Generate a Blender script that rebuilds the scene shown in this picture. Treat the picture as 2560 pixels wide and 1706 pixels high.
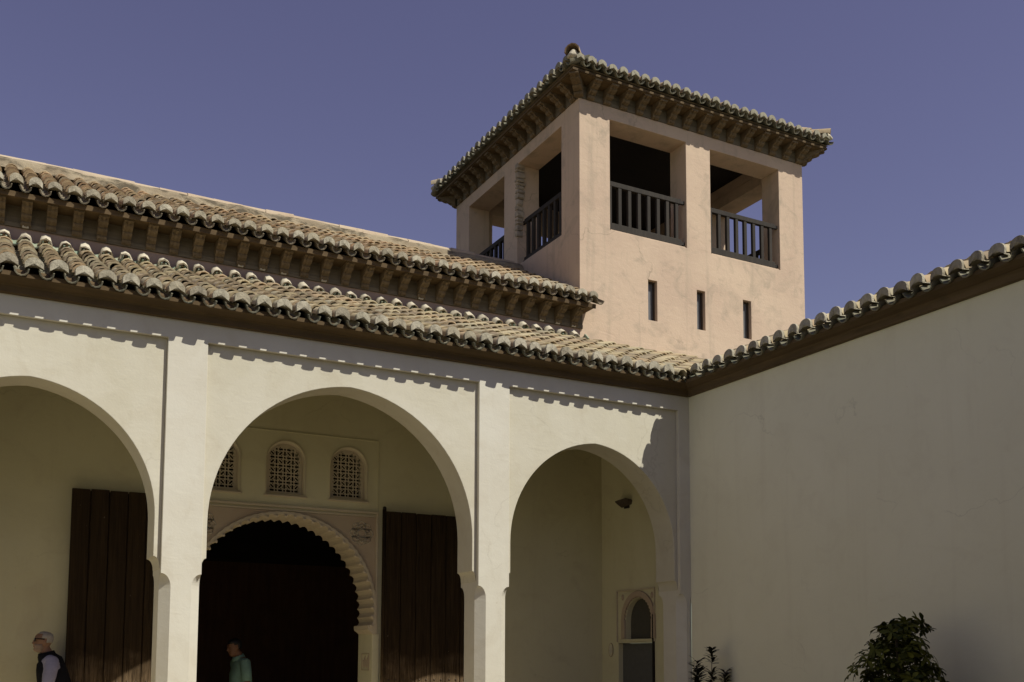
import bpy, bmesh, math, random
from mathutils import Vector, Matrix, noise
random.seed(7)
for o in list(bpy.data.objects):
    bpy.data.objects.remove(o)
SC = bpy.context.scene
COL = SC.collection

# ------------------------------------------------------------------ camera
cam = bpy.data.cameras.new('camera')
cam.sensor_width = 36.0
cam.lens = 36.33
cam.shift_y = 0.2203
cam.clip_end = 600
co = bpy.data.objects.new('camera', cam)
COL.objects.link(co)
CAM = Vector((0, -11.4, 1.47))
yaw, pitch, roll = math.radians(28.2524), math.radians(5.058), math.radians(0.188)
fw = Vector((math.sin(yaw) * math.cos(pitch), math.cos(yaw) * math.cos(pitch), math.sin(pitch)))
rt = Vector((math.cos(yaw), -math.sin(yaw), 0))
up = rt.cross(fw)
r2 = rt * math.cos(roll) + up * math.sin(roll)
u2 = up * math.cos(roll) - rt * math.sin(roll)
M = Matrix((r2, u2, -fw)).transposed().to_4x4()
M.translation = CAM
co.matrix_world = M
SC.camera = co

# ------------------------------------------------------------------ sky, sun, exposure
SUN = Vector((0.58, -1.0, 1.45)).normalized()          # towards the sun
W = bpy.data.worlds.new('World')
SC.world = W
W.use_nodes = True
wn, wl = W.node_tree.nodes, W.node_tree.links
sky = wn.new('ShaderNodeTexSky')
sky.sky_type = 'NISHITA'
sky.sun_disc = False
sky.sun_elevation = math.asin(SUN.z)
sky.sun_rotation = math.atan2(SUN.x, SUN.y)
sky.altitude = 50
sky.air_density = 1.0
sky.dust_density = 0.3
sky.ozone_density = 1.6
# the camera's colour rendering of blue, the same over the whole sky (neutral tones stay neutral)
sep = wn.new('ShaderNodeSeparateColor'); cmb = wn.new('ShaderNodeCombineColor')
gm = wn.new('ShaderNodeGamma'); gm.inputs[1].default_value = 1.0
wl.new(sky.outputs[0], gm.inputs[0]); wl.new(gm.outputs[0], sep.inputs[0])
def chan(out, **w):
    acc = None
    for ch, k in w.items():
        m = wn.new('ShaderNodeMath'); m.operation = 'MULTIPLY_ADD'
        wl.new(sep.outputs['RGB'.index(ch)], m.inputs[0]); m.inputs[1].default_value = k
        if acc is not None: wl.new(acc, m.inputs[2])
        else: m.inputs[2].default_value = 0.0
        acc = m.outputs[0]
    wl.new(acc, cmb.inputs[out])
chan(0, R=0.83, B=0.17); chan(1, G=1.17, B=-0.17); chan(2, B=0.97)
bg = wn['Background']
bg.inputs[1].default_value = 0.080
wl.new(cmb.outputs[0], bg.inputs[0])
sl = bpy.data.lights.new('sun', 'SUN')
sl.energy = 4.9
sl.angle = math.radians(0.5)
sl.color = (1.0, 0.975, 0.885)
so = bpy.data.objects.new('sun', sl)
COL.objects.link(so)
so.rotation_euler = (-SUN).to_track_quat('-Z', 'Y').to_euler()
so.location = (10, -15, 25)
SC.view_settings.view_transform = 'Standard'
SC.view_settings.look = 'None'
SC.view_settings.gamma = 1
SC.view_settings.exposure = 0.0
SC.render.engine = 'CYCLES'

# ------------------------------------------------------------------ helpers: objects
def setp(o, label=None, cat=None, group=None, kind=None):
    if label: o['label'] = label
    if cat: o['category'] = cat
    if group: o['group'] = group
    if kind: o['kind'] = kind
    return o

def thing(name, label, cat, loc=(0, 0, 0), group=None):
    o = bpy.data.objects.new(name, None)
    o.empty_display_size = 0.2
    COL.objects.link(o)
    o.location = loc
    return setp(o, label, cat, group)

def add(name, me, mat=None, parent=None, M=None):
    """one mesh object; coordinates are world coordinates unless M is given"""
    if mat is not None and not me.materials:
        me.materials.append(mat)
    o = bpy.data.objects.new(name, me)
    COL.objects.link(o)
    if parent is not None:
        o.parent = parent
        if parent.parent is None and parent.type == 'EMPTY':
            o.matrix_parent_inverse = Matrix.Translation(-Vector(parent.location))
    if M is not None:
        o.matrix_basis = M
    return o

def mesh(verts, faces, smooth=False, name='m'):
    me = bpy.data.meshes.new(name)
    me.from_pydata([tuple(v) for v in verts], [], faces)
    bm = bmesh.new(); bm.from_mesh(me)
    bmesh.ops.recalc_face_normals(bm, faces=bm.faces)
    bm.to_mesh(me); bm.free()
    if smooth:
        me.shade_smooth()
    return me

def box(x0, x1, y0, y1, z0, z1, bev=0.0):
    v = [(x, y, z) for x in (x0, x1) for y in (y0, y1) for z in (z0, z1)]
    f = [(0, 1, 3, 2), (4, 6, 7, 5), (0, 4, 5, 1), (2, 3, 7, 6), (0, 2, 6, 4), (1, 5, 7, 3)]
    me = mesh(v, f)
    if bev:
        bm = bmesh.new(); bm.from_mesh(me)
        bmesh.ops.bevel(bm, geom=list(bm.edges), offset=bev, segments=1, affect='EDGES')
        bm.to_mesh(me); bm.free()
    return me

def prism(prof, axis, a, b, smooth=False):
    """profile polygon (p,q) extruded along axis: 'x' -> (.,p,q), 'y' -> (p,.,q), 'z' -> (p,q,.)"""
    def pt(p, q, t):
        return {'x': (t, p, q), 'y': (p, t, q), 'z': (p, q, t)}[axis]
    n = len(prof)
    v = [pt(p, q, a) for p, q in prof] + [pt(p, q, b) for p, q in prof]
    f = [tuple(range(n)), tuple(range(2 * n - 1, n - 1, -1))]
    f += [(i, (i + 1) % n, n + (i + 1) % n, n + i) for i in range(n)]
    return mesh(v, f)

def loft(rings, closed=True, cap=True, smooth=True):
    n = len(rings[0]); v = [p for r in rings for p in r]; f = []
    for k in range(len(rings) - 1):
        for i in range(n if closed else n - 1):
            j = (i + 1) % n
            f.append((k * n + i, k * n + j, (k + 1) * n + j, (k + 1) * n + i))
    if cap:
        f.append(tuple(range(n))); f.append(tuple((len(rings) - 1) * n + i for i in reversed(range(n))))
    return mesh(v, f, smooth)

def join(meshes, name='joined'):
    """several meshes (optionally (mesh, matrix)) into one mesh"""
    v, f, sm = [], [], []
    for it in meshes:
        me, Mx = it if isinstance(it, tuple) else (it, None)
        o = len(v)
        for p in me.vertices:
            v.append(tuple(Mx @ p.co) if Mx is not None else tuple(p.co))
        for p in me.polygons:
            f.append(tuple(o + i for i in p.vertices)); sm.append(p.use_smooth)
    out = bpy.data.meshes.new(name)
    out.from_pydata(v, [], f)
    out.polygons.foreach_set('use_smooth', sm)
    out.update()
    return out

def poly_extrude(outer, holes, y0, y1, bev=0.005, plane='XZ'):
    """polygon with holes in (u,v), thickness y0..y1; plane XZ -> (u, y, v); plane YZ -> (y, u, v)"""
    cu = bpy.data.curves.new('tmp', 'CURVE'); cu.dimensions = '2D'; cu.fill_mode = 'BOTH'
    for pts in [outer] + list(holes):
        sp = cu.splines.new('POLY'); sp.points.add(len(pts) - 1)
        for i, (u, w) in enumerate(pts):
            sp.points[i].co = (u, w, 0, 1)
        sp.use_cyclic_u = True
    h = abs(y1 - y0) / 2; mid = (y0 + y1) / 2
    cu.extrude = h - bev; cu.bevel_depth = bev; cu.bevel_resolution = 1; cu.offset = -bev
    ob = bpy.data.objects.new('tmp', cu); COL.objects.link(ob)
    dg = bpy.context.evaluated_depsgraph_get()
    me = bpy.data.meshes.new_from_object(ob.evaluated_get(dg))
    bpy.data.objects.remove(ob); bpy.data.curves.remove(cu)
    me.materials.clear()
    bm = bmesh.new(); bm.from_mesh(me)
    bmesh.ops.remove_doubles(bm, verts=bm.verts, dist=1e-5)
    for v in bm.verts:
        u, w, t = v.co
        v.co = (u, mid - t, w) if plane == 'XZ' else (mid + t, u, w)
    bmesh.ops.recalc_face_normals(bm, faces=bm.faces)
    bm.to_mesh(me); bm.free()
    me.shade_smooth(); me.set_sharp_from_angle(angle=math.radians(20))
    return me

def tube(pts, rad, seg=8, cap=True):
    pts = [Vector(p) for p in pts]
    if not isinstance(rad, (list, tuple)): rad = [rad] * len(pts)
    rings = []
    for i, p in enumerate(pts):
        d = (pts[min(i + 1, len(pts) - 1)] - pts[max(i - 1, 0)]).normalized()
        a = d.cross(Vector((0, 0, 1)))
        if a.length < 1e-3: a = d.cross(Vector((0, 1, 0)))
        a.normalize(); b = d.cross(a)
        rings.append([p + (a * math.cos(t) + b * math.sin(t)) * rad[i] for t in [2 * math.pi * k / seg for k in range(seg)]])
    return loft(rings, True, cap)

def arc(cx, cz, r, a0, a1, n):
    return [(cx + r * math.cos(math.radians(a0 + (a1 - a0) * i / n)), cz + r * math.sin(math.radians(a0 + (a1 - a0) * i / n))) for i in range(n + 1)]

# ------------------------------------------------------------------ helpers: materials
def lin(r, g, b):
    f = lambda c: (c / 255 / 12.92) if c / 255 <= 0.04045 else ((c / 255 + 0.055) / 1.055) ** 2.4
    return (f(r), f(g), f(b), 1)

class NT:
    def __init__(s, name, rough=0.9, spec=0.25):
        s.m = bpy.data.materials.new(name); s.m.use_nodes = True
        s.t = s.m.node_tree; s.b = s.t.nodes['Principled BSDF']
        s.b.inputs['Roughness'].default_value = rough
        s.b.inputs['Specular IOR Level'].default_value = spec
    def n(s, typ, **kw):
        x = s.t.nodes.new(typ)
        for k, v in kw.items(): setattr(x, k, v)
        return x
    def l(s, a, b): s.t.links.new(a, b)
    def pos(s, scale=(1, 1, 1), obj=False):
        mp = s.n('ShaderNodeMapping'); mp.inputs['Scale'].default_value = scale
        src = s.n('ShaderNodeTexCoord').outputs['Object'] if obj else s.n('ShaderNodeNewGeometry').outputs['Position']
        s.l(src, mp.inputs[0]); return mp.outputs[0]
    def noise(s, scale, detail=5, rough=0.55, vec=None, dist=0.0):
        x = s.n('ShaderNodeTexNoise'); x.inputs['Scale'].default_value = scale
        x.inputs['Detail'].default_value = detail; x.inputs['Roughness'].default_value = rough
        x.inputs['Distortion'].default_value = dist
        s.l(vec if vec is not None else s.pos(), x.inputs['Vector']); return x.outputs['Fac']
    def ramp(s, fac, stops, interp='LINEAR'):
        r = s.n('ShaderNodeValToRGB'); r.color_ramp.interpolation = interp
        e = r.color_ramp.elements
        while len(e) < len(stops): e.new(0.5)
        for k, (p, c) in enumerate(stops):
            e[k].position = p; e[k].color = c if len(c) == 4 else (*c, 1)
        s.l(fac, r.inputs[0]); return r.outputs[0]
    def mix(s, fac, a, b, mode='MIX'):
        x = s.n('ShaderNodeMix'); x.data_type = 'RGBA'; x.blend_type = mode
        for sock, v in ((x.inputs[0], fac), (x.inputs[6], a), (x.inputs[7], b)):
            if hasattr(v, 'links'): s.l(v, sock)
            else: sock.default_value = v
        return x.outputs[2]
    def math(s, op, a, b=0.0):
        x = s.n('ShaderNodeMath', operation=op)
        for i, v in enumerate((a, b)):
            if hasattr(v, 'links'): s.l(v, x.inputs[i])
            else: x.inputs[i].default_value = v
        return x.outputs[0]
    def bump(s, hts, dist=0.01):
        prev = None
        for h, st in hts:
            b = s.n('ShaderNodeBump'); b.inputs['Strength'].default_value = st; b.inputs['Distance'].default_value = dist
            s.l(h, b.inputs['Height'])
            if prev: s.l(prev, b.inputs['Normal'])
            prev = b.outputs[0]
        s.l(prev, s.b.inputs['Normal'])
    def out(s, col):
        if hasattr(col, 'links'): s.l(col, s.b.inputs['Base Color'])
        else: s.b.inputs['Base Color'].default_value = col
        return s.m

def g1(v): return (v, v, v, 1)

def plaster(name, c1, c2, stain, streak=0.35, blot=0.5, bumps=0.5):
    k = NT(name, 0.92, 0.15)
    big = k.noise(0.55, 6, 0.6, dist=0.6)
    c = k.mix(k.ramp(big, [(0.36, g1(0)), (0.66, g1(1))]), c1, c2)
    mid = k.noise(2.3, 8, 0.65, dist=0.8)
    c = k.mix(k.math('MULTIPLY', k.ramp(mid, [(0.52, g1(0)), (0.72, g1(1))]), blot), c, stain)
    st = k.noise(1.0, 6, 0.6, k.pos((5, 5, 0.35)))
    c = k.mix(k.math('MULTIPLY', k.ramp(st, [(0.55, g1(0)), (0.8, g1(1))]), streak), c, stain)
    fine = k.noise(38, 6, 0.7)
    c = k.mix(k.ramp(fine, [(0.3, g1(0)), (0.7, g1(0.22))]), c, c1)
    spk = k.noise(16, 3, 0.5)
    c = k.mix(k.ramp(spk, [(0.72, g1(0)), (0.76, g1(0.35))]), c, stain)
    vo = k.n('ShaderNodeTexVoronoi', feature='DISTANCE_TO_EDGE'); vo.inputs['Scale'].default_value = 0.55
    wv = k.n('ShaderNodeVectorMath', operation='ADD'); nz3 = k.n('ShaderNodeTexNoise'); nz3.inputs['Scale'].default_value = 1.6; nz3.inputs['Detail'].default_value = 6
    k.l(k.pos(), nz3.inputs['Vector']); k.l(nz3.outputs['Color'], wv.inputs[0]); k.l(k.pos(), wv.inputs[1]); k.l(wv.outputs[0], vo.inputs['Vector'])
    crack = k.math('MULTIPLY', k.ramp(vo.outputs['Distance'], [(0.0, g1(1)), (0.006, g1(0))]), k.ramp(k.noise(0.8, 3), [(0.52, g1(0)), (0.60, g1(0.55 * streak + 0.08))]))
    c = k.mix(crack, c, tuple(v * 0.6 for v in stain[:3]) + (1,))
    pat = k.noise(0.9, 3, 0.4, k.pos((1.3, 1.3, 0.8)), 1.4)
    c = k.mix(k.ramp(pat, [(0.565, g1(0)), (0.60, g1(0.28))]), c, c1)
    trow = k.noise(3.2, 4, 0.5, k.pos((1, 1, 2.2)), 1.2)
    k.bump([(trow, 0.35 * bumps), (k.noise(9, 5, 0.6), 0.4 * bumps), (fine, 0.25 * bumps)], 0.012)
    return k.out(c)

M_CREAM = plaster('cream_plaster', (0.605, 0.565, 0.455, 1), (0.53, 0.485, 0.365, 1), (0.45, 0.385, 0.27, 1), 0.3, 0.45)
M_PIER = plaster('pier_plaster', (0.64, 0.605, 0.505, 1), (0.585, 0.54, 0.435, 1), (0.47, 0.41, 0.30, 1), 0.25, 0.4)
M_BACK = plaster('portico_plaster', (0.60, 0.555, 0.36, 1), (0.54, 0.49, 0.305, 1), (0.42, 0.35, 0.23, 1), 0.3, 0.35, 0.4)
M_WING = plaster('wing_plaster', (0.77, 0.735, 0.565, 1), (0.725, 0.69, 0.52, 1), (0.63, 0.575, 0.43, 1), 0.4, 0.35, 0.35)
M_PINK = plaster('pink_plaster', (0.575, 0.44, 0.315, 1), (0.50, 0.37, 0.27, 1), (0.32, 0.265, 0.195, 1), 0.85, 0.8, 0.9)
M_HALLP = plaster('hall_upper_plaster', (0.40, 0.285, 0.225, 1), (0.34, 0.24, 0.19, 1), (0.24, 0.18, 0.14, 1), 0.4, 0.4)
M_STUCCO = plaster('carved_stucco', (0.53, 0.45, 0.32, 1), (0.46, 0.385, 0.26, 1), (0.33, 0.27, 0.18, 1), 0.2, 0.4, 0.8)
M_SPAN = plaster('red_spandrel_stucco', (0.43, 0.345, 0.24, 1), (0.37, 0.27, 0.185, 1), (0.48, 0.38, 0.26, 1), 0.2, 0.6, 0.8)
M_MORTAR = plaster('grey_mortar', (0.30, 0.275, 0.20, 1), (0.24, 0.215, 0.155, 1), (0.12, 0.108, 0.08, 1), 0.1, 0.7, 1.5)
M_LIME = plaster('lime_mortar', (0.58, 0.52, 0.395, 1), (0.50, 0.44, 0.325, 1), (0.33, 0.28, 0.2, 1), 0.1, 0.5, 1.2)
kc = NT('ridge_mortar', 0.95, 0.1)
cc = kc.mix(kc.ramp(kc.noise(3.0, 6, 0.6), [(0.4, g1(0)), (0.62, g1(1))]), (0.33, 0.27, 0.18, 1), (0.24, 0.19, 0.125, 1))
cc = kc.mix(kc.ramp(kc.noise(2.2, 8, 0.7, kc.pos((1, 1, 2)), 0.6), [(0.47, g1(0)), (0.58, g1(0.85))]), cc, (0.075, 0.062, 0.042, 1))
cc = kc.mix(kc.ramp(kc.noise(1.0, 4, 0.6, kc.pos((9, 1, 0.6))), [(0.68, g1(0)), (0.72, g1(0.7))]), cc, (0.55, 0.48, 0.37, 1))
kc.bump([(kc.noise(8, 6, 0.7), 1.0), (kc.noise(30, 5, 0.7), 0.6)], 0.02)
M_CREST = kc.out(cc)
M_RIDGE = plaster('ridge_tile_lime', (0.50, 0.41, 0.29, 1), (0.40, 0.30, 0.20, 1), (0.24, 0.19, 0.13, 1), 0.3, 0.6, 1.5)

def dome_mat():
    k = NT('eave_mortar', 0.95, 0.1)
    r = k.n('ShaderNodeObjectInfo').outputs['Random']
    c = k.ramp(r, [(0.0, (0.40, 0.36, 0.265)), (0.25, (0.31, 0.27, 0.195)), (0.5, (0.44, 0.395, 0.295)), (0.75, (0.355, 0.31, 0.22))], 'CONSTANT')
    c = k.mix(k.ramp(k.noise(13, 7, 0.7, k.pos((1, 1, 0.45)), 0.4), [(0.46, g1(0)), (0.66, g1(0.7))]), c, (0.16, 0.138, 0.098, 1))
    k.bump([(k.noise(45, 5, 0.7), 0.9), (k.noise(12, 4, 0.6), 0.8)], 0.012)
    return k.out(c)
M_DOME = dome_mat()

def tile_mat(name, cols, dirt=0.55):
    k = NT(name, 0.9, 0.2)
    oi = k.n('ShaderNodeObjectInfo').outputs['Random']
    isl = k.n('ShaderNodeNewGeometry').outputs['Random Per Island']
    r = k.math('FRACT', k.math('ADD', oi, isl))
    n = len(cols)
    c = k.ramp(r, [((i + 0.0) / n, col) for i, col in enumerate(cols)], 'CONSTANT')
    c = k.mix(k.ramp(k.noise(7, 6, 0.65), [(0.40, g1(0)), (0.68, g1(0.35))]), c, (0.42, 0.335, 0.215, 1))
    c = k.mix(k.math('MULTIPLY', k.ramp(k.noise(6, 6, 0.62, dist=0.5), [(0.56, g1(0)), (0.70, g1(1))]), dirt), c, (0.10, 0.083, 0.06, 1))
    c = k.mix(k.ramp(k.noise(22, 4, 0.6), [(0.66, g1(0)), (0.72, g1(0.35))]), c, (0.40, 0.38, 0.30, 1))
    k.bump([(k.noise(30, 6, 0.7), 0.5), (k.noise(8, 3), 0.3)], 0.008)
    return k.out(c)

TC = [(0.39, 0.315, 0.185), (0.33, 0.255, 0.155), (0.44, 0.36, 0.215), (0.28, 0.225, 0.15), (0.39, 0.285, 0.17), (0.36, 0.315, 0.21), (0.46, 0.385, 0.24), (0.26, 0.20, 0.13)]
M_TILE = tile_mat('clay_tile', TC)
M_TILE_OLD = tile_mat('weathered_clay_tile', [(0.38, 0.285, 0.165), (0.30, 0.21, 0.12), (0.43, 0.325, 0.19), (0.24, 0.17, 0.10), (0.37, 0.245, 0.14), (0.35, 0.285, 0.19)], 0.7)
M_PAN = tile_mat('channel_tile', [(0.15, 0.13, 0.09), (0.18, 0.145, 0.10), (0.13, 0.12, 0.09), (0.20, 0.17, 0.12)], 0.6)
M_GREEN = tile_mat('green_rimmed_tile', [(0.14, 0.135, 0.095), (0.17, 0.165, 0.115), (0.20, 0.19, 0.135), (0.11, 0.115, 0.085)], 0.5)

M_GLAZE = tile_mat('green_glazed_rim', [(0.24, 0.30, 0.22), (0.30, 0.34, 0.25), (0.20, 0.27, 0.20)], 0.3)

def wood(name, c1, c2, axis='z', rough=0.75, sc=1.0):
    k = NT(name, rough, 0.3)
    s = {'x': (1.2, 22, 22), 'y': (22, 1.2, 22), 'z': (22, 22, 1.2)}[axis]
    s = tuple(v * sc for v in s)
    gr = k.noise(1.0, 7, 0.65, k.pos(s), 0.8)
    c = k.mix(k.ramp(gr, [(0.35, g1(0)), (0.65, g1(1))]), c1, c2)
    c = k.mix(k.ramp(k.noise(3.5, 5, 0.6), [(0.5, g1(0)), (0.75, g1(0.5))]), c, tuple(v * 0.5 for v in c1[:3]) + (1,))
    oi = k.n('ShaderNodeObjectInfo').outputs['Random']
    c = k.mix(k.math('MULTIPLY', oi, 0.45), c, c1)
    k.bump([(gr, 0.45)], 0.006)
    return k.out(c)

def door_wood():
    k = NT('dark_door_wood', 0.8, 0.12)
    gr = k.noise(1.0, 8, 0.7, k.pos((30, 30, 1.1)), 1.2)
    c = k.mix(k.ramp(gr, [(0.36, g1(0)), (0.62, g1(1))]), (0.015, 0.009, 0.004, 1), (0.048, 0.030, 0.013, 1))
    oi = k.n('ShaderNodeObjectInfo').outputs['Random']
    c = k.mix(k.math('MULTIPLY', oi, 0.5), c, (0.030, 0.018, 0.008, 1))
    # worn grain on the lowest third, paled so the sun patch looks brighter
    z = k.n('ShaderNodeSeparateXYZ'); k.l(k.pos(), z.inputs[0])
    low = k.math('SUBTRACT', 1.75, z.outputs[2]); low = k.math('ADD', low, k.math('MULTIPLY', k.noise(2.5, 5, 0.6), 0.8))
    sunpatch_wear = k.ramp(low, [(0.62, g1(0)), (1.0, g1(1))])
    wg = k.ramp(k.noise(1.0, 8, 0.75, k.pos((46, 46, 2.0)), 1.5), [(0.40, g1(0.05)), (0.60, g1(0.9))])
    c = k.mix(k.math('MULTIPLY', sunpatch_wear, wg), c, (0.20, 0.135, 0.075, 1))
    c = k.mix(k.ramp(k.noise(24, 3, 0.5, k.pos((1, 1, 0.5))), [(0.76, g1(0)), (0.79, g1(0.6))]), c, (0.20, 0.15, 0.10, 1))
    k.bump([(gr, 0.8)], 0.008)
    return k.out(c)
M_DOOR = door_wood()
M_EAVE = wood('brown_eave_wood', (0.085, 0.054, 0.024, 1), (0.14, 0.092, 0.042, 1), 'x', 0.85, 0.5)
M_CORB = wood('carved_corbel_wood', (0.12, 0.084, 0.045, 1), (0.20, 0.145, 0.082, 1), 'y', 0.85)
M_FRIEZE = wood('weathered_frieze_board', (0.12, 0.096, 0.062, 1), (0.19, 0.155, 0.105, 1), 'x', 0.9)
M_RAIL = wood('grey_brown_rail_wood', (0.022, 0.017, 0.012, 1), (0.042, 0.033, 0.023, 1), 'z', 0.8)
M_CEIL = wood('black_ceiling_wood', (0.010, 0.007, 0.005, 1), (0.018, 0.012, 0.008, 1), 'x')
M_ROOM = wood('room_shade_brown', (0.075, 0.034, 0.018, 1), (0.11, 0.055, 0.03, 1), 'z')  # deep shade of the unlit room put into the brown base colour
M_FRAME = wood('slit_frame_wood', (0.06, 0.042, 0.028, 1), (0.085, 0.062, 0.042, 1), 'z')

def plain(name, c, rough=0.7, spec=0.3, metal=0.0, var=0.15):
    k = NT(name, rough, spec); k.b.inputs['Metallic'].default_value = metal
    nz = k.noise(14, 5, 0.6)
    return k.out(k.mix(k.ramp(nz, [(0.35, g1(0)), (0.7, g1(1))]), (*c, 1), (*[v * (1 - var) for v in c], 1)))

M_GLASS = plain('slit_glass', (0.15, 0.15, 0.15), 0.25, 0.5)
M_IRON = plain('dark_iron', (0.03, 0.026, 0.022), 0.5, 0.4, 0.6)
M_STUD = plain('iron_stud', (0.10, 0.075, 0.05), 0.45, 0.5, 0.7)
M_STONE = plain('rubble_stone', (0.44, 0.37, 0.28), 0.95, 0.1, 0, 0.4)
M_GREYDOOR = plain('grey_painted_door', (0.10, 0.098, 0.09), 0.7)
M_NICHE = plain('niche_panel', (0.075, 0.068, 0.05), 0.9)  # dark tone carries the shade inside the doorway recess
M_SIGN = plain('pale_sign', (0.55, 0.50, 0.40), 0.6)
M_GROUND = plaster('courtyard_paving', (0.105, 0.088, 0.06, 1), (0.075, 0.066, 0.042, 1), (0.18, 0.16, 0.12, 1))
M_SOIL = plain('ceramic_pot', (0.22, 0.10, 0.05), 0.8)

# ------------------------------------------------------------------ ground
gr = add('ground', mesh([(-150, -150, 0), (150, -150, 0), (150, 150, 0), (-150, 150, 0)], [(0, 1, 2, 3)]), M_GROUND)
setp(gr, kind='structure')
M_SLAB = plaster('portico_slabs', (0.52, 0.44, 0.31, 1), (0.46, 0.38, 0.26, 1), (0.36, 0.29, 0.2, 1))
pv = add('portico_pavement', box(-3.0, 9.0, -0.9, 2.86, -0.05, 0.006), M_SLAB)  # unseen pale floor, added to bounce light into the portico
setp(pv, kind='structure')

# ------------------------------------------------------------------ roof tiles
def half_tube(r0, r1, L, th, up=1, seg=6, lift=0.0, a0=-4, wob=0.0):
    """open half tube along +y; up=1 cover (arched), up=-1 channel"""
    V, F = [], []
    n = seg + 1
    for (y, r) in ((0, r0), (L, r1)):
        for rr in (r, r - th):
            for i in range(n):
                a = math.radians(a0 + (180 - 2 * a0) * i / seg)
                w = 1 + wob * (random.random() - 0.5)
                V.append((rr * math.cos(a) * w, y + wob * 0.12 * (random.random() - 0.5), up * rr * math.sin(a) * w))
    o0, i0, o1, i1 = 0, n, 2 * n, 3 * n
    for i in range(seg):
        F += [(o0 + i, o0 + i + 1, o1 + i + 1, o1 + i), (i0 + i, i1 + i, i1 + i + 1, i0 + i + 1),
              (o0 + i, i0 + i, i0 + i + 1, o0 + i + 1), (o1 + i, o1 + i + 1, i1 + i + 1, i1 + i)]
    F += [(o0, o1, i1, i0), (o0 + seg, i0 + seg, i1 + seg, o1 + seg)]
    me = mesh(V, F, True)
    me.shade_smooth()
    bm = bmesh.new(); bm.from_mesh(me)
    for e in bm.edges:
        if len(e.link_faces) == 2 and e.calc_face_angle(0) > 0.9: e.smooth = False
    bm.to_mesh(me); bm.free()
    return me

def variants(n, **kw):
    return [half_tube(**kw) for _ in range(n)]

def plug_mesh(r):
    """mortar closing a cover tile's mouth; local -y is outwards, z is up (world vertical)"""
    V, F = [], []
    na, ns = 10, 3
    R = r * 1.03
    for js in range(ns + 1):
        sc = (1.0, 0.94, 0.5, 0.001)[js]
        for ia in range(na + 1):
            th = math.pi * ia / na
            ox, oz = R * math.cos(th), R * 1.16 * math.sin(th) ** 0.9
            if ia in (0, na): ox, oz = ox * 0.93, -0.024
            cz_ = 0.34 * r
            x = ox * sc; z = cz_ + (oz - cz_) * sc
            y = -0.047 + 0.006 * z / r - 0.005 * (1 - sc ** 2) + (0.03 if js == 0 else 0) + random.uniform(-.003, .003)
            V.append((x * (1 + random.uniform(-.02, .02)), y, z))
    for js in range(ns):
        for ia in range(na):
            p = js * (na + 1) + ia
            F.append((p, p + 1, p + na + 2, p + na + 1))
    # arched foot
    f0 = len(V)
    ft = [(R * math.cos(math.pi * t / 6) * 0.92, 0.036 * math.sin(math.pi * t / 6) - 0.024) for t in range(7)]
    for x, z in ft: V.append((x, -0.042, z))
    V.append((0, -0.051, 0.34 * r)); c = len(V) - 1
    for t in range(6): F.append((f0 + t, f0 + t + 1, c))
    g0 = len(V)
    for x, z in ft: V.append((x, 0.06, z + 0.01))
    for t in range(6): F.append((f0 + t, g0 + t, g0 + t + 1, f0 + t + 1))
    m = mesh(V, F, True); m.set_sharp_from_angle(angle=math.radians(28))
    return m

def frame(e, s, n, p):
    Mx = Matrix((e, s, n)).transposed().to_4x4(); Mx.translation = p; return Mx

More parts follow.
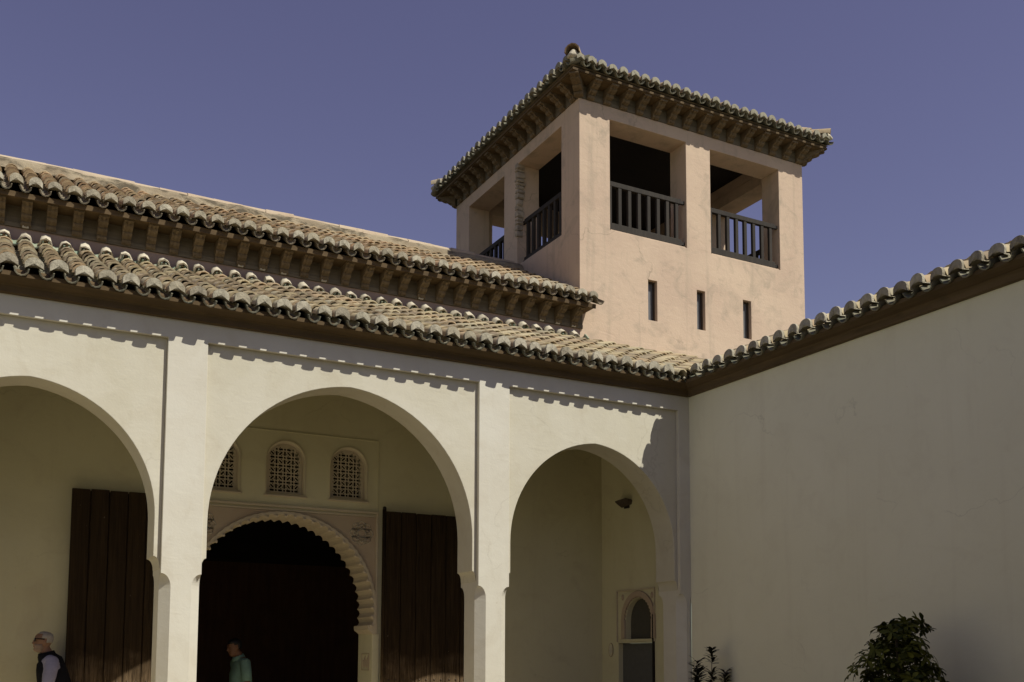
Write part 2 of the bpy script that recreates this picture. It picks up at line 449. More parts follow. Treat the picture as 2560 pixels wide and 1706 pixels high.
def tile_roof(part, org, e, slope, cols, mat, pitch, pan_mat=None, expo=0.30, limit=300, eave_plug=True, drop=0.0, old_front=None, indiv_rows=99, plug_mat=None, pan_limit=60):
    """cols: list of (u, v0, v1): column position along the eave, start and end along the slope"""
    pan_mat = pan_mat or M_PAN
    e = Vector(e).normalized()
    horiz = Vector((0, 0, 1)).cross(e)                       # horizontal up-slope direction
    s = (horiz * math.cos(slope) + Vector((0, 0, 1)) * math.sin(slope)).normalized()
    n = e.cross(s)
    rc = pitch * 0.39
    cov = variants(6, r0=rc, r1=rc * 0.82, L=expo + 0.10, th=0.022, up=1, wob=0.05)
    pan = variants(3, r0=rc * 0.80, r1=rc * 0.96, L=expo + 0.11, th=0.014, up=-1, wob=0.03)
    for m in cov: m.materials.append(mat)
    for m in pan: m.materials.append(pan_mat)
    plugs = [plug_mesh(rc * 1.0) for _ in range(6)]
    for m in plugs: m.materials.append(plug_mat or M_DOME)
    covers, pans, pl = [], [], []
    for (u, v0, v1) in cols:
        sag = 0.012 * noise.noise(Vector((u * 0.7, 3.1, org[2])))
        v = v0; row = 0
        while v < v1 - 0.06:
            j = lambda k: random.uniform(-k, k)
            p = Vector(org) + e * (u + j(0.009)) + s * (v + (j(0.016) - (0.05 if random.random() < 0.04 else 0) if row or v0 else 0.080 + j(0.008))) + n * (rc * 0.86 + 0.030 + sag + j(0.005))
            R = Matrix.Rotation(math.radians(-4.6 + j(1.0)), 4, 'X') @ Matrix.Rotation(math.radians(j(2.4)), 4, 'Z') @ Matrix.Rotation(math.radians(j(3.0)), 4, 'Y')
            covers.append(((p - CAM).length, row, frame(e, s, n, p) @ R, random.choice(cov)))
            pp = Vector(org) + e * (u + pitch / 2 + j(0.006)) + s * (v + 0.002 + j(0.012)) + n * (rc * 0.93 + sag + j(0.003))
            Rp = Matrix.Rotation(math.radians(1.4 + j(0.6)), 4, 'X') @ Matrix.Rotation(math.radians(j(1.2)), 4, 'Z')
            pans.append(((pp - CAM).length, row, frame(e, s, n, pp) @ Rp, random.choice(pan)))
            if row == 0 and v0 == 0 and eave_plug:
                pl.append(frame(e, horiz, Vector((0, 0, 1)), p) @ Matrix.Rotation(math.radians(j(6)), 4, 'Y') @ Matrix.Rotation(math.radians(j(6)), 4, 'Z') @ Matrix.Diagonal((1 + j(.06), 1 + j(.15), 1 + j(.09), 1)))
            v += expo; row += 1
    covers.sort(key=lambda t: t[0]); 
    ind = [c for c in covers if c[1] < indiv_rows][:limit]
    rest = [c for c in covers if c not in ind] if len(ind) < len(covers) else []
    for d, row, Mx, me in ind:
        add('roof_tile', me, None, part, Mx)
    if rest:
        o = add('further_roof_tiles', join([(c[3], c[2]) for c in rest]), mat, part); setp(o, kind='stuff')
    epan = [c for c in pans if c[1] == 0][:pan_limit]
    rest = [c for c in pans if c[1] != 0] + [c for c in pans if c[1] == 0][pan_limit:]
    for d, row, Mx, me in epan:
        add('channel_tile', me, None, part, Mx)
    if rest:
        o = add('further_channel_tiles', join([(c[3], c[2]) for c in rest]), pan_mat, part); setp(o, kind='stuff')
    for Mx in pl:
        add('mortar_plug', random.choice(plugs), None, part, Mx)
    return e, s, n, rc

# =================================================================== PORTICO
portico = thing('portico', 'cream plastered portico of three arches under a tiled lean-to roof', 'portico', (4, 0, 0))
YF, YP, YB = 0.0, 0.06, 0.50            # pier face, arch panel face, back face of the arcade
ZA = 4.925                               # top of the recessed arch panels
XC = 8.94                                # corner with the right-hand wing
piers = [(-1.35, -0.93 + 0.16), (1.892, 2.315), (5.655, 6.085), (8.757, 9.02)]

def pier_mesh(x0, x1):
    rings = []
    y0, y1 = YF, YB
    levels = [(-0.02, .105), (1.0, .105), (2.205, .105)]
    for i in range(1, 9):
        t = (1 - i / 8) * math.pi / 2
        levels.append((2.21 + 0.15 * math.cos(t), .003 + .102 * math.sin(t)))
    levels += [(2.372, 0.003), (ZA, 0.003)]
    # chamfer follows a quarter-round cove
    out = []
    for z, c in levels:
        out.append([(x0 + c, y0, z), (x1 - c, y0, z), (x1, y0 + c, z), (x1, y1 - c, z), (x1 - c, y1, z), (x0 + c, y1, z), (x0, y1 - c, z), (x0, y0 + c, z)])
    return loft(out, True, True, False)

for x0, x1 in piers:
    add('pier', pier_mesh(x0, x1), M_PIER, portico)

def arch_curve(cx, half, apex, e=0.10, n=22):
    """points from the left spring over the apex to the right spring, slightly pointed"""
    R = half + e; cz = apex - math.sqrt(R * R - e * e)
    aL = math.degrees(math.acos(-e / R) )
    left = arc(cx + e, cz, R, 180, 180 - math.degrees(math.acos(e / R)), n)
    right = [(2 * cx - x, z) for x, z in reversed(left)]
    return left + right[1:], cz

def arch_panel(xl, xr, cx, half, apex):
    cv, cz = arch_curve(cx, half, apex)
    sL, sR = cx - half, cx + half
    pts = [(xl, ZA), (xl, 2.41)]
    pts += [(sL + (xl + 0.004 - sL) * math.cos(t), 2.415 + 0.125 * math.sin(t)) for t in [math.pi / 2 * i / 6 for i in range(7)]]
    pts += [(sL, 2.55)] + cv + [(sR, 2.55)]
    pts += [(sR + (xr - 0.004 - sR) * math.cos(t), 2.415 + 0.125 * math.sin(t)) for t in [math.pi / 2 * (1 - i / 6) for i in range(7)]]
    pts += [(xr, 2.41), (xr, ZA)]
    return poly_extrude(pts, [], YP, YB - 0.01, 0.006)

for xl, xr, cx, half, apex in ((-0.77, 1.892, 0.556, 1.262, 4.325), (2.315, 5.655, 3.985, 1.612, 4.65), (6.085, 8.757, 7.42, 1.285, 4.325)):
    add('arch_panel', arch_panel(xl + .001, xr - .001, cx, half, apex), M_CREAM, portico)

# frieze above the panels and the plain wall left of the arcade
add('frieze', box(-3.2, 9.05, YF, YB, ZA, 5.30), M_PIER, portico)
add('wall', box(-3.2, -1.35, YF, YB, -0.02, ZA), M_CREAM, portico)
# wooden eave board with its cove
prof = [(-0.030, 5.128), (-0.055, 5.135), (-0.060, 5.20), (-0.075, 5.222), (-0.216, 5.256), (-0.216, 5.300), (0.1, 5.44), (0.1, 5.128)]
add('eave_board', prism(prof, 'x', -3.2, 8.94 - 0.03), M_EAVE, portico)
# ceiling and end wall
add('ceiling', prism([(YB - 0.02, 5.42), (2.299, 6.24), (2.299, 6.28), (YB - 0.02, 5.46)], 'x', -3.2, 8.99), M_BACK, portico)
EW = 8.98
def arch_hole(c, half, zs, z0, n=14, pointed=0.0):
    return [(c - half, z0), (c + half, z0)] + [(c + half * math.cos(math.radians(a)), zs + half * (1 + pointed) * math.sin(math.radians(a))) for a in [180 * i / n for i in range(n + 1)]]
dh = arch_hole(1.305, 0.335, 2.04, 1.762)
add('end_wall', poly_extrude([(0.94, 1.705), (1.846, 1.705), (1.846, 6.0), (0.94, 5.60)], [dh], EW, EW + 0.22, 0.001, 'YZ'), M_BACK, portico)
add('end_wall', box(EW, EW + 0.22, 1.846, 2.299, -0.02, 6.1), M_BACK, portico)
add('end_wall', box(EW, EW + 0.22, YB - 0.02, 0.94, -0.02, 5.45), M_BACK, portico)
# small carved doorway on the end wall
fr = join([box(EW - 0.022, EW + 0.02, 0.885, 0.905, 1.72, 2.51), box(EW - 0.022, EW + 0.02, 1.852, 1.872, 1.72, 2.51), box(EW - 0.022, EW + 0.02, 0.905, 1.852, 2.488, 2.51)])
add('doorway_frame', fr, M_STUCCO, portico)
ring_o = [(1.305 + 0.43 * math.cos(math.radians(a)), 2.04 + 0.43 * math.sin(math.radians(a)) * 1.02) for a in range(0, 181, 9)]
ring_o = [(1.735, 1.762)] + ring_o + [(0.875 + 0.02, 1.762)]
ring = [(p[0], p[1]) for p in ring_o]
inner = []
for i in range(0, 37):
    a = math.radians(180 * i / 36); r = 0.338 + 0.018 * abs(math.sin(i * math.pi / 2))
    inner.append((1.305 + r * math.cos(a), 2.04 + r * math.sin(a)))
inner = [(1.305 + 0.338, 1.77)] + inner + [(1.305 - 0.338, 1.77)]
add('doorway_arch', poly_extrude([(1.735, 1.764)] + ring_o[1:-1] + [(0.876, 1.764)] + list(reversed(inner)), [], EW - 0.03, EW + 0.1, 0.004, 'YZ'), M_SPAN, portico)
add('doorway_sill', box(EW - 0.012, EW + 0.1, 0.945, 1.842, 1.728, 1.76, 0.004), M_BACK, portico)
for yy in (1.72, 0.965):
    bv = [(EW - 0.03, yy, 2.40)] + [(EW - 0.004, yy + 0.036 * math.cos(t * math.pi / 5), 2.40 + 0.05 * math.sin(t * math.pi / 5)) for t in range(10)]
    add('carved_boss', mesh(bv, [(0, 1 + t, 1 + (t + 1) % 10) for t in range(10)]), M_SPAN, portico)
add('doorway_back', box(EW + 0.09, EW + 0.12, 0.9, 1.9, 1.72, 2.5), M_NICHE, portico)
add('door', box(EW + 0.08, EW + 0.12, 0.945, 1.842, -0.02, 1.70), M_GREYDOOR, portico)
add('open_door_edge', box(EW - 0.03, EW + 0.05, 0.905, 0.935, 0.0, 2.12), M_CEIL, portico)

# lean-to roof
A_L = math.atan(0.459)
deck = mesh([(-3.2, -0.19, 5.262), (9.2, -0.19, 5.262), (11.45, 2.29, 6.40), (-3.2, 2.29, 6.40), (-3.2, -0.19, 5.29), (9.2, -0.19, 5.29), (11.45, 2.29, 6.43), (-3.2, 2.29, 6.43)],
            [(0, 1, 2, 3), (7, 6, 5, 4), (0, 4, 5, 1), (1, 5, 6, 2), (2, 6, 7, 3), (3, 7, 4, 0)])
lroof = add('lean_to_roof', deck, M_PAN, portico)
PL = 0.2315
Ls = 2.55 / math.cos(A_L)
cols = []
for i in range(-16, 60):
    u = 0.30 + i * PL                      # world x of the column
    if u < -3.1 or u > 11.0: continue
    v0 = max(0.0, (u - 8.60)) / math.cos(A_L)
    if v0 < Ls - 0.25: cols.append((u, v0, Ls))
random.seed(11)
eL, sL_, nL, rcL = tile_roof(lroof, (0, -0.252, 5.235), (1, 0, 0), A_L, cols, M_TILE, PL, M_GREEN)
# raised top course against the hall wall
random.seed(5)
tcov = variants(5, r0=rcL * 0.88, r1=rcL * 0.7, L=0.17, th=0.018, up=1, seg=4, wob=0.16)
tpan = variants(3, r0=rcL * 1.05, r1=rcL * 1.15, L=0.16, th=0.016, up=-1, wob=0.08)
for m in tcov: m.materials.append(M_LIME)
for m in tpan: m.materials.append(M_GLAZE)
for (u, v0, v1) in cols:
    if u > 8.5: continue
    j = lambda k: random.uniform(-k, k)
    p = Vector((0, -0.252, 5.235)) + eL * (u + j(0.012)) + sL_ * (Ls - 0.13 + j(0.012)) + nL * (rcL * 0.9 + 0.075)
    add('top_course_tile', random.choice(tcov), None, lroof, frame(eL, sL_, nL, p) @ Matrix.Rotation(math.radians(14 + j(5)), 4, 'X') @ Matrix.Rotation(math.radians(j(5)), 4, 'Y'))
    p = Vector((0, -0.252, 5.235)) + eL * (u + PL / 2 + j(0.006)) + sL_ * (Ls - 0.15) + nL * (rcL * 1.05 + 0.085)
    add('top_channel_tile', random.choice(tpan), None, lroof, frame(eL, sL_, nL, p) @ Matrix.Rotation(math.radians(16), 4, 'X'))
# valley mortar towards the wing roof
vp = []
for i in range(14):
    t = i / 13 * 2.4
    vp.append((8.66 + t + random.uniform(-.02, .02), -0.28 + t + random.uniform(-.02, .02), 5.30 + 0.455 * t + random.uniform(0, .02)))
vm = tube(vp, [0.02 + 0.03 * min(1, i_ / 3) + random.uniform(-.008, .012) for i_, _ in enumerate(vp)], 7)
add('valley_mortar', vm, M_LIME, lroof)

# =================================================================== RIGHT-HAND WING
wing = thing('courtyard_wing', 'plain shaded plaster wing wall closing the court, tiled eave on top', 'building', (9.5, -5, 0))
add('wall', box(XC, 13.0, -10.5, -0.001, -0.02, 5.128), M_WING, wing)
wp = [(XC - 0.030, 5.128), (XC - 0.055, 5.135), (XC - 0.060, 5.20), (XC - 0.075, 5.222), (XC - 0.216, 5.256), (XC - 0.216, 5.300), (XC + 0.1, 5.44), (XC + 0.1, 5.128)]
M_EAVEY = wood('brown_eave_wood_wing', (0.085, 0.056, 0.027, 1), (0.15, 0.102, 0.052, 1), 'y', 0.85, 0.5)
add('eave_board', prism(wp, 'y', -10.5, -0.03), M_EAVEY, wing)
bounce_wing = thing('courtyard_wing', 'unseen plain plaster wing left of the court, added to bounce sunlight', 'building', (-3.4, -5, 0))  # added out of view, throws sunlight back onto the shaded wing
add('wall', box(-3.9, -2.7, -13.5, -0.3, -0.02, 5.128), M_WING, bounce_wing)
add('coping', box(-4.0, -2.6, -13.6, -0.3, 5.13, 5.26, 0.02), M_TILE, bounce_wing)
sky_block_wing = thing('courtyard_wing', 'unseen two-storey rear wing behind the viewer, added to block low sky', 'building', (4, -17, 0))  # added behind the camera to cut off low sky light
add('wall', box(-4, 13, -17.5, -16.5, -0.02, 8.0), M_WING, sky_block_wing)
add('coping', box(-4.1, 13.1, -17.6, -16.4, 8.002, 8.12, 0.02), M_TILE, sky_block_wing)
A_W = math.atan(0.445)
wd = mesh([(XC - 0.19, -10.5, 5.262), (XC - 0.19, -0.2, 5.262), (11.4, 2.25, 6.36), (11.4, -10.5, 6.36), (XC - 0.19, -10.5, 5.29), (XC - 0.19, -0.2, 5.29), (11.4, 2.25, 6.39), (11.4, -10.5, 6.39)],
          [(0, 1, 2, 3), (7, 6, 5, 4), (0, 4, 5, 1), (1, 5, 6, 2), (2, 6, 7, 3), (3, 7, 4, 0)])
wroof = add('wing_roof', wd, M_PAN, wing)
Lw = 2.6 / math.cos(A_W)
colsw = []
for i in range(-9, 44):
    u = 0.47 + i * 0.2315                   # distance towards the camera from the arcade plane (y = -u)
    v0 = max(0.0, 0.32 - u) / math.cos(A_W)
    if v0 < Lw - 0.2: colsw.append((u, v0, Lw))
random.seed(21)
tile_roof(wroof, (XC - 0.252, 0, 5.235), (0, -1, 0), A_W, colsw, M_TILE, 0.2315, M_GREEN, indiv_rows=2)

# =================================================================== MAIN HALL behind the portico
hall = thing('main_hall', 'long hall behind the portico with corbelled eave and weathered tiled roof', 'building', (3.8, 4.5, 0))
HY = 2.3
PC, PZ, PR = 3.865, 2.11, 1.25              # portal arch centre, radius
def portal_profile(rad, n_lobe=34, amp=0.035, sub=4):
    a0, a1 = -9.0, 189.0
    pts = []
    for i in range(n_lobe * sub + 1):
        a = a0 + (a1 - a0) * i / (n_lobe * sub)
        w = abs(math.sin(math.pi * (i % sub) / sub))
        r = rad + amp * w
        pts.append((PC + r * math.cos(math.radians(a)), PZ + r * math.sin(math.radians(a))))
    return pts
# wall with the portal opening and three windows
wins = [PC - 0.893, PC, PC + 0.893]
hole = [(PC + PR + 0.03, -0.4)] + arc(PC, PZ, PR + 0.05, -10, 190, 60) + [(PC - PR - 0.03, -0.4)]
def win_hole(c, half, z0, top, n=16):
    zs = top - half
    return [(c - half, z0), (c + half, z0)] + [(c + half * math.cos(math.radians(180 * i / n)), zs + half * math.sin(math.radians(180 * i / n))) for i in range(n + 1)]
holes = [hole] + [win_hole(c, 0.258, 3.683, 4.40) for c in wins]
add('wall', poly_extrude([(-3.2, -0.5), (8.99, -0.5), (8.99, 6.25), (8.577, 6.25), (8.577, 6.3), (-3.2, 6.3)], holes, HY, HY + 0.57, 0.004), M_BACK, hall)
add('upper_wall', box(-3.2, 8.575, HY, HY + 0.4, 6.3, 7.02), M_HALLP, hall)
# portal: raised frame, red spandrel, lobed archivolt
fx0, fx1 = PC - 1.335, PC + 1.335
fz = 3.52
def rect(x0, x1, z0, z1): return [(x0, z0), (x1, z0), (x1, z1), (x0, z1)]
portal = add('portal_frame', join([box(fx0, fx0 + 0.03, HY - 0.03, HY + 0.02, 1.93, fz), box(fx1 - 0.03, fx1, HY - 0.03, HY + 0.02, 1.93, fz),
        box(fx0 + 0.03, fx1 - 0.03, HY - 0.03, HY + 0.02, fz - 0.03, fz), box(fx0 + 0.05, fx1 - 0.05, HY - 0.022, HY + 0.02, fz - 0.075, fz - 0.055)]), M_STUCCO, hall)
sp_out = [(fx0 + 0.03, 1.93), (fx0 + 0.03, fz - 0.08), (fx1 - 0.03, fz - 0.08), (fx1 - 0.03, 1.93), (PC + 1.29, 1.93)] + arc(PC, PZ, 1.302, -8, 188, 60) + [(PC - 1.29, 1.93)]
add('spandrel', poly_extrude(sp_out, [], HY - 0.012, HY + 0.05, 0.002), M_SPAN, hall)
lob = portal_profile(PR)
band_out = arc(PC, PZ, 1.325, -7.5, 187.5, 90)
band_out = [(PC + (1.325 + 0.006 * math.sin(i * 1.9)) * math.cos(math.radians(-7.5 + 195 * i / 140)), PZ + (1.325 + 0.006 * math.sin(i * 1.9)) * math.sin(math.radians(-7.5 + 195 * i / 140))) for i in range(141)]
arch_me = poly_extrude(band_out + list(reversed(portal_profile(PR, 34, 0.04))), [], HY - 0.04, HY + 0.56, 0.003)
arc_o = add('lobed_arch', arch_me, M_STUCCO, hall)
# carved bosses between the lobes
bosses = []
bm = bmesh.new(); bmesh.ops.create_icosphere(bm, subdivisions=2, radius=0.022)
for v in bm.verts: v.co *= 1 + 0.35 * noise.noise(v.co * 70)
bme = bpy.data.meshes.new('boss'); bm.to_mesh(bme); bm.free(); bme.materials.append(M_STUCCO)
for i in range(0, 35):
    a = math.radians(-9 + 198 * i / 34)
    add('carved_boss', bme, None, hall, Matrix.Translation((PC + (PR + 0.012) * math.cos(a), HY - 0.045, PZ + (PR + 0.012) * math.sin(a))))
# jambs with a small niche each
for sx in (-1, 1):
    x = PC + sx * (PR + 0.025)
    cor = [(x, 1.80), (x - sx * 0.03, 1.83), (x - sx * 0.07, 1.86), (x - sx * 0.075, 1.92), (x - sx * 0.02, 1.93), (x + sx * 0.06, 1.93), (x + sx * 0.06, 1.80)]
    add('jamb_corbel', prism(cor, 'y', HY - 0.03, HY + 0.55), M_STUCCO, hall)
    add('jamb', box(min(x, x + sx * 0.10), max(x, x + sx * 0.10), HY - 0.015, HY + 0.05, -0.02, 1.80, 0.004), M_BACK, hall)
    nb = join([box(min(x - sx * .006, x + sx * .03), max(x - sx * .006, x + sx * .03), HY + 0.10, HY + 0.40, 1.29, 1.30), box(min(x - sx * .006, x + sx * .03), max(x - sx * .006, x + sx * .03), HY + 0.10, HY + 0.40, 1.52, 1.53),
               box(min(x - sx * .006, x + sx * .03), max(x - sx * .006, x + sx * .03), HY + 0.10, HY + 0.115, 1.30, 1.52), box(min(x - sx * .006, x + sx * .03), max(x - sx * .006, x + sx * .03), HY + 0.385, HY + 0.40, 1.30, 1.52)] +
              [box(min(x - sx * .005, x + sx * .02), max(x - sx * .005, x + sx * .02), HY + 0.13 + 0.04 * k, HY + 0.145 + 0.04 * k, 1.32 + 0.02 * (k % 2), 1.50 - 0.03 * (k % 3)) for k in range(6)])
    add('jamb_niche', nb, M_SPAN, hall)
# rosettes of interlaced bars
def rosette(cx, cz):
    ms = []
    R = 0.155
    for k in range(8):
        a = k * math.pi / 4
        for off in (-0.055, 0.055):
            d = Vector((math.cos(a), 0, math.sin(a))); nrm = Vector((-math.sin(a), 0, math.cos(a)))
            L = math.sqrt(R * R - off * off)
            c = Vector((cx, HY - 0.018, cz)) + nrm * off
            ms.append(tube([c - d * L, c, c + d * L], [0.0055] * 3, 4))
    for r in (0.06, 0.11, R):
        pts = [(cx + r * (1 + 0.1 * math.cos(8 * t)) * math.cos(t), HY - 0.018, cz + r * (1 + 0.1 * math.cos(8 * t)) * math.sin(t)) for t in [2 * math.pi * i / 48 for i in range(49)]]
        ms.append(tube(pts, [0.0055] * 49, 4))
    return join(ms)
for sx in (-1, 1):
    add('rosette', rosette(PC + sx * 1.09, 3.205), M_LIME, hall)
# faint raised panel round the windows
add('window_panel', join([box(fx0, fx1, HY - 0.012, HY + 0.01, 4.532, 4.542), box(fx0, fx0 + 0.01, HY - 0.012, HY + 0.01, 3.53, 4.532), box(fx1 - 0.01, fx1, HY - 0.012, HY + 0.01, 3.53, 4.532)]), M_BACK, hall)
# lattice windows
def capsule(cx, cz, dx, dz, r, n=4):
    L = math.hypot(dx, dz); a = math.atan2(dz, dx)
    pts = []
    for s in (1, -1):
        for i in range(n + 1):
            t = a + (-math.pi / 2 + math.pi * i / n) + (0 if s == 1 else math.pi)
            pts.append((cx + s * dx + r * math.cos(t), cz + s * dz + r * math.sin(t)))
    return pts
def dot(cx, cz, r): return [(cx + r * math.cos(k * math.pi / 3.5), cz + r * math.sin(k * math.pi / 3.5)) for k in range(7)]
HW, WB, WT = 0.235, 3.705, 4.375
def inside(x, z, m):
    if abs(x) > HW - m or z < WB + m: return False
    zs = WT - HW
    return z < zs or math.hypot(x, z - zs) < HW - m
q = 0.1135
lat_holes = []
for i in range(-3, 4):
    for k in range(0, 8):
        x, z = i * q, WB + 0.03 + k * q
        cand = [(dot(x, z, 0.0165), (x, z), 0.012), (capsule(x + q / 2, z, 0.018, 0, 0.0145), (x + q / 2, z), 0.020), (capsule(x, z + q / 2, 0, 0.018, 0.0145), (x, z + q / 2), 0.020)]
        s = 1 if (i + k) % 2 else -1
        cx, cz = x + q / 2, z + q / 2
        cand.append((capsule(cx, cz, 0.0145 * s, 0.0145, 0.0122), (cx, cz), 0.020))
        for w in (-1, 1):
            for t in (-0.0105, 0.0105):
                px, pz = cx - w * 0.0205 * s + t * s, cz + w * 0.0205 + t
                cand.append((dot(px, pz, 0.0092), (px, pz), 0.008))
        for h, (hx, hz), m in cand:
            if inside(hx, hz, m): lat_holes.append(h)
lat_out = win_hole(0, HW + 0.02, WB - 0.015, WT + 0.02)
lat = poly_extrude(lat_out, lat_holes, HY + 0.066, HY + 0.078, 0.0)
lat.materials.append(M_STUCCO)
def wframe():
    rings = []
    for (g, y) in ((0.008, HY + 0.06), (0.012, HY + 0.03), (0.03, HY + 0.012), (0.030, HY - 0.010), (0.040, HY - 0.014), (0.044, HY + 0.02)):
        o = win_hole(0, HW + g, WB - g, WT + g)
        rings.append([(x, y, z) for x, z in o])
    return loft(rings, True, False, False)
wfm = wframe(); wfm.materials.append(M_STUCCO)
dark = prism(win_hole(0, HW + 0.02, WB - 0.01, WT + 0.02), 'y', HY + 0.3, HY + 0.32); dark.materials.append(M_CEIL)  # dark sheet closing the view through the lattice holes
for c in wins:
    T = Matrix.Translation((c, 0, 0))
    w = add('window', wfm, None, hall, T)
    add('lattice', lat, None, w); add('dark_backing', dark, None, w)
    add('sill', box(-0.30, 0.30, HY - 0.03, HY + 0.02, WB - 0.068, WB - 0.045, 0.004), M_STUCCO, w)

# door leaves
def leaf(x0, x1, top, y, swing, hinge):
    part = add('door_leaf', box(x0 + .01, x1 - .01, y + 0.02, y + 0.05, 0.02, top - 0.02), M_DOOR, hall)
    n = 6; w = (x1 - x0) / n
    ms = []
    for i in range(n):
        j = random.uniform(-.006, .006)
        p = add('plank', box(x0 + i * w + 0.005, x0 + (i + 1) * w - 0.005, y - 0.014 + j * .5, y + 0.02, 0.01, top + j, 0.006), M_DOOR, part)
        for sx in (0.28, 0.72):
            for zz in (1.16, 0.5, 2.2):
                if zz > 1.5: continue
                bm = bmesh.new(); bmesh.ops.create_uvsphere(bm, u_segments=8, v_segments=5, radius=0.014)
                m = bpy.data.meshes.new('stud'); bm.to_mesh(m); bm.free(); m.materials.append(M_STUD); m.shade_smooth()
                add('stud', m, None, part, Matrix.Translation((x0 + (i + sx) * w, y - 0.016 + j * .5, zz)))
    bm = bmesh.new(); bmesh.ops.create_uvsphere(bm, u_segments=10, v_segments=6, radius=0.028)
    m = bpy.data.meshes.new('pivot'); bm.to_mesh(m); bm.free(); m.materials.append(M_IRON); m.shade_smooth()
    add('pivot_knob', m, None, part, Matrix.Translation((hinge, y + 0.02, top + 0.045)))
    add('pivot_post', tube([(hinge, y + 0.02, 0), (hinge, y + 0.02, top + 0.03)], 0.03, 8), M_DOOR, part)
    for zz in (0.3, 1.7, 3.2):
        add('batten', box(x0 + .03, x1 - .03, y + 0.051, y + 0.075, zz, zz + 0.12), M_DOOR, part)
    return part
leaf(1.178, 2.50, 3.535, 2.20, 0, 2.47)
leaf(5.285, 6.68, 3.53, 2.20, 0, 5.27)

# dark room behind the portal
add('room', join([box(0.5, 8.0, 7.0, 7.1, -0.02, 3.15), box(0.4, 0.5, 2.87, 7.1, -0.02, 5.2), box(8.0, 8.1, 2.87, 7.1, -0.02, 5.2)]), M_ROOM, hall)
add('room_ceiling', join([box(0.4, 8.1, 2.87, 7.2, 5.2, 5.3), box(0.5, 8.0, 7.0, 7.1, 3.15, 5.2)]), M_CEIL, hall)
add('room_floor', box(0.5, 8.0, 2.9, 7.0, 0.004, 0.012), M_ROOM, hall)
# hall shell above and behind
add('rear_wall', box(-3.2, 8.57, 6.3, 6.5, 5.3, 7.0), M_PINK, hall)
add('end_wall', box(-3.2, -3.0, 2.7, 6.3, -0.02, 7.0), M_PINK, hall)

# corbel table
def corbel_profile():
    return [(0, 0), (0.035, -0.002), (0.062, 0.018), (0.07, 0.05), (0.062, 0.066), (0.085, 0.078), (0.118, 0.092), (0.138, 0.120), (0.136, 0.142), (0.158, 0.150), (0.198, 0.158), (0.232, 0.180), (0.242, 0.212), (0.30, 0.222), (0.30, 0.25), (0, 0.25)]
def corbel_mesh(w, sx=1.0, sz=1.0):
    """projects along -y from y=0, bottom at z=0"""
    me = prism([(-p * sx, z * sz) for p, z in corbel_profile()], 'x', -w / 2, w / 2)
    bm = bmesh.new(); bm.from_mesh(me)
    bmesh.ops.triangulate(bm, faces=[f for f in bm.faces if len(f.verts) > 4])
    bm.to_mesh(me); bm.free()
    return me
def scroll_mesh(w, sx=1.0):
    """raised rib along the corbel's front"""
    return prism([(-p * sx - 0.006, z - 0.006) for p, z in corbel_profile()[1:-2]] + [(-0.02, 0.12)], 'x', -w / 6, w / 6)
UC = 6.728
cme = corbel_mesh(0.115, 1.0, 1.0); cme.materials.append(M_CORB)
smm = scroll_mesh(0.115); smm.materials.append(M_CORB)
random.seed(3)
x = 0.532 - 0.293 * 12
while x < 8.56:
    c = add('corbel', cme, None, hall, Matrix.Translation((x + random.uniform(-.008, .008), HY, UC + random.uniform(-.004, .004))))
    add('rib', smm, None, c)
    if random.random() < 0.4:
        add('plaster_patch', box(-0.04, 0.035, -0.055, -0.02, -0.012, 0.035, 0.008), M_LIME, c)
    x += 0.293
add('frieze_board', box(-3.2, 8.62, HY - 0.016, HY + 0.02, UC + 0.055, UC + 0.252), M_FRIEZE, hall)
add('string_board', box(-3.2, 8.62, HY - 0.028, HY + 0.02, UC - 0.012, UC + 0.05), M_FRIEZE, hall)
add('soffit', box(-3.2, 8.66, HY - 0.335, HY + 0.05, UC + 0.254, UC + 0.276), M_EAVE, hall)
add('fascia', box(-3.2, 8.66, HY - 0.35, HY - 0.325, UC + 0.235, UC + 0.300), M_EAVE, hall)
A_U = math.atan(0.505)
ud = mesh([(-3.2, 1.95, 7.012), (8.68, 1.95, 7.012), (8.68, 2.29, 7.19), (8.57, 2.31, 7.2), (8.57, 4.3, 8.205), (-3.2, 4.3, 8.205), (8.57, 6.8, 6.95), (-3.2, 6.8, 6.95)],
          [(0, 1, 2, 3, 4, 5), (5, 4, 6, 7)])
uroof = add('hall_roof', ud, M_PAN, hall)
PU = 0.2157
Lu = 2.36 / math.cos(A_U)
colsu = []
for i in range(-30, 60):
    u = 2.985 + i * PU
    if u < -3.1 or u > 8.72: continue
    colsu.append((u, 0.0, Lu if u < 8.50 else 0.30))
random.seed(31)
tile_roof(uroof, (0, 1.9, 7.0), (1, 0, 0), A_U, colsu, M_TILE_OLD, PU, M_PAN)
# second, lower row of eave channels
random.seed(9)
ep = variants(3, r0=0.086, r1=0.08, L=0.3, th=0.014, up=-1, wob=0.05)
for m in ep: m.materials.append(M_PAN)
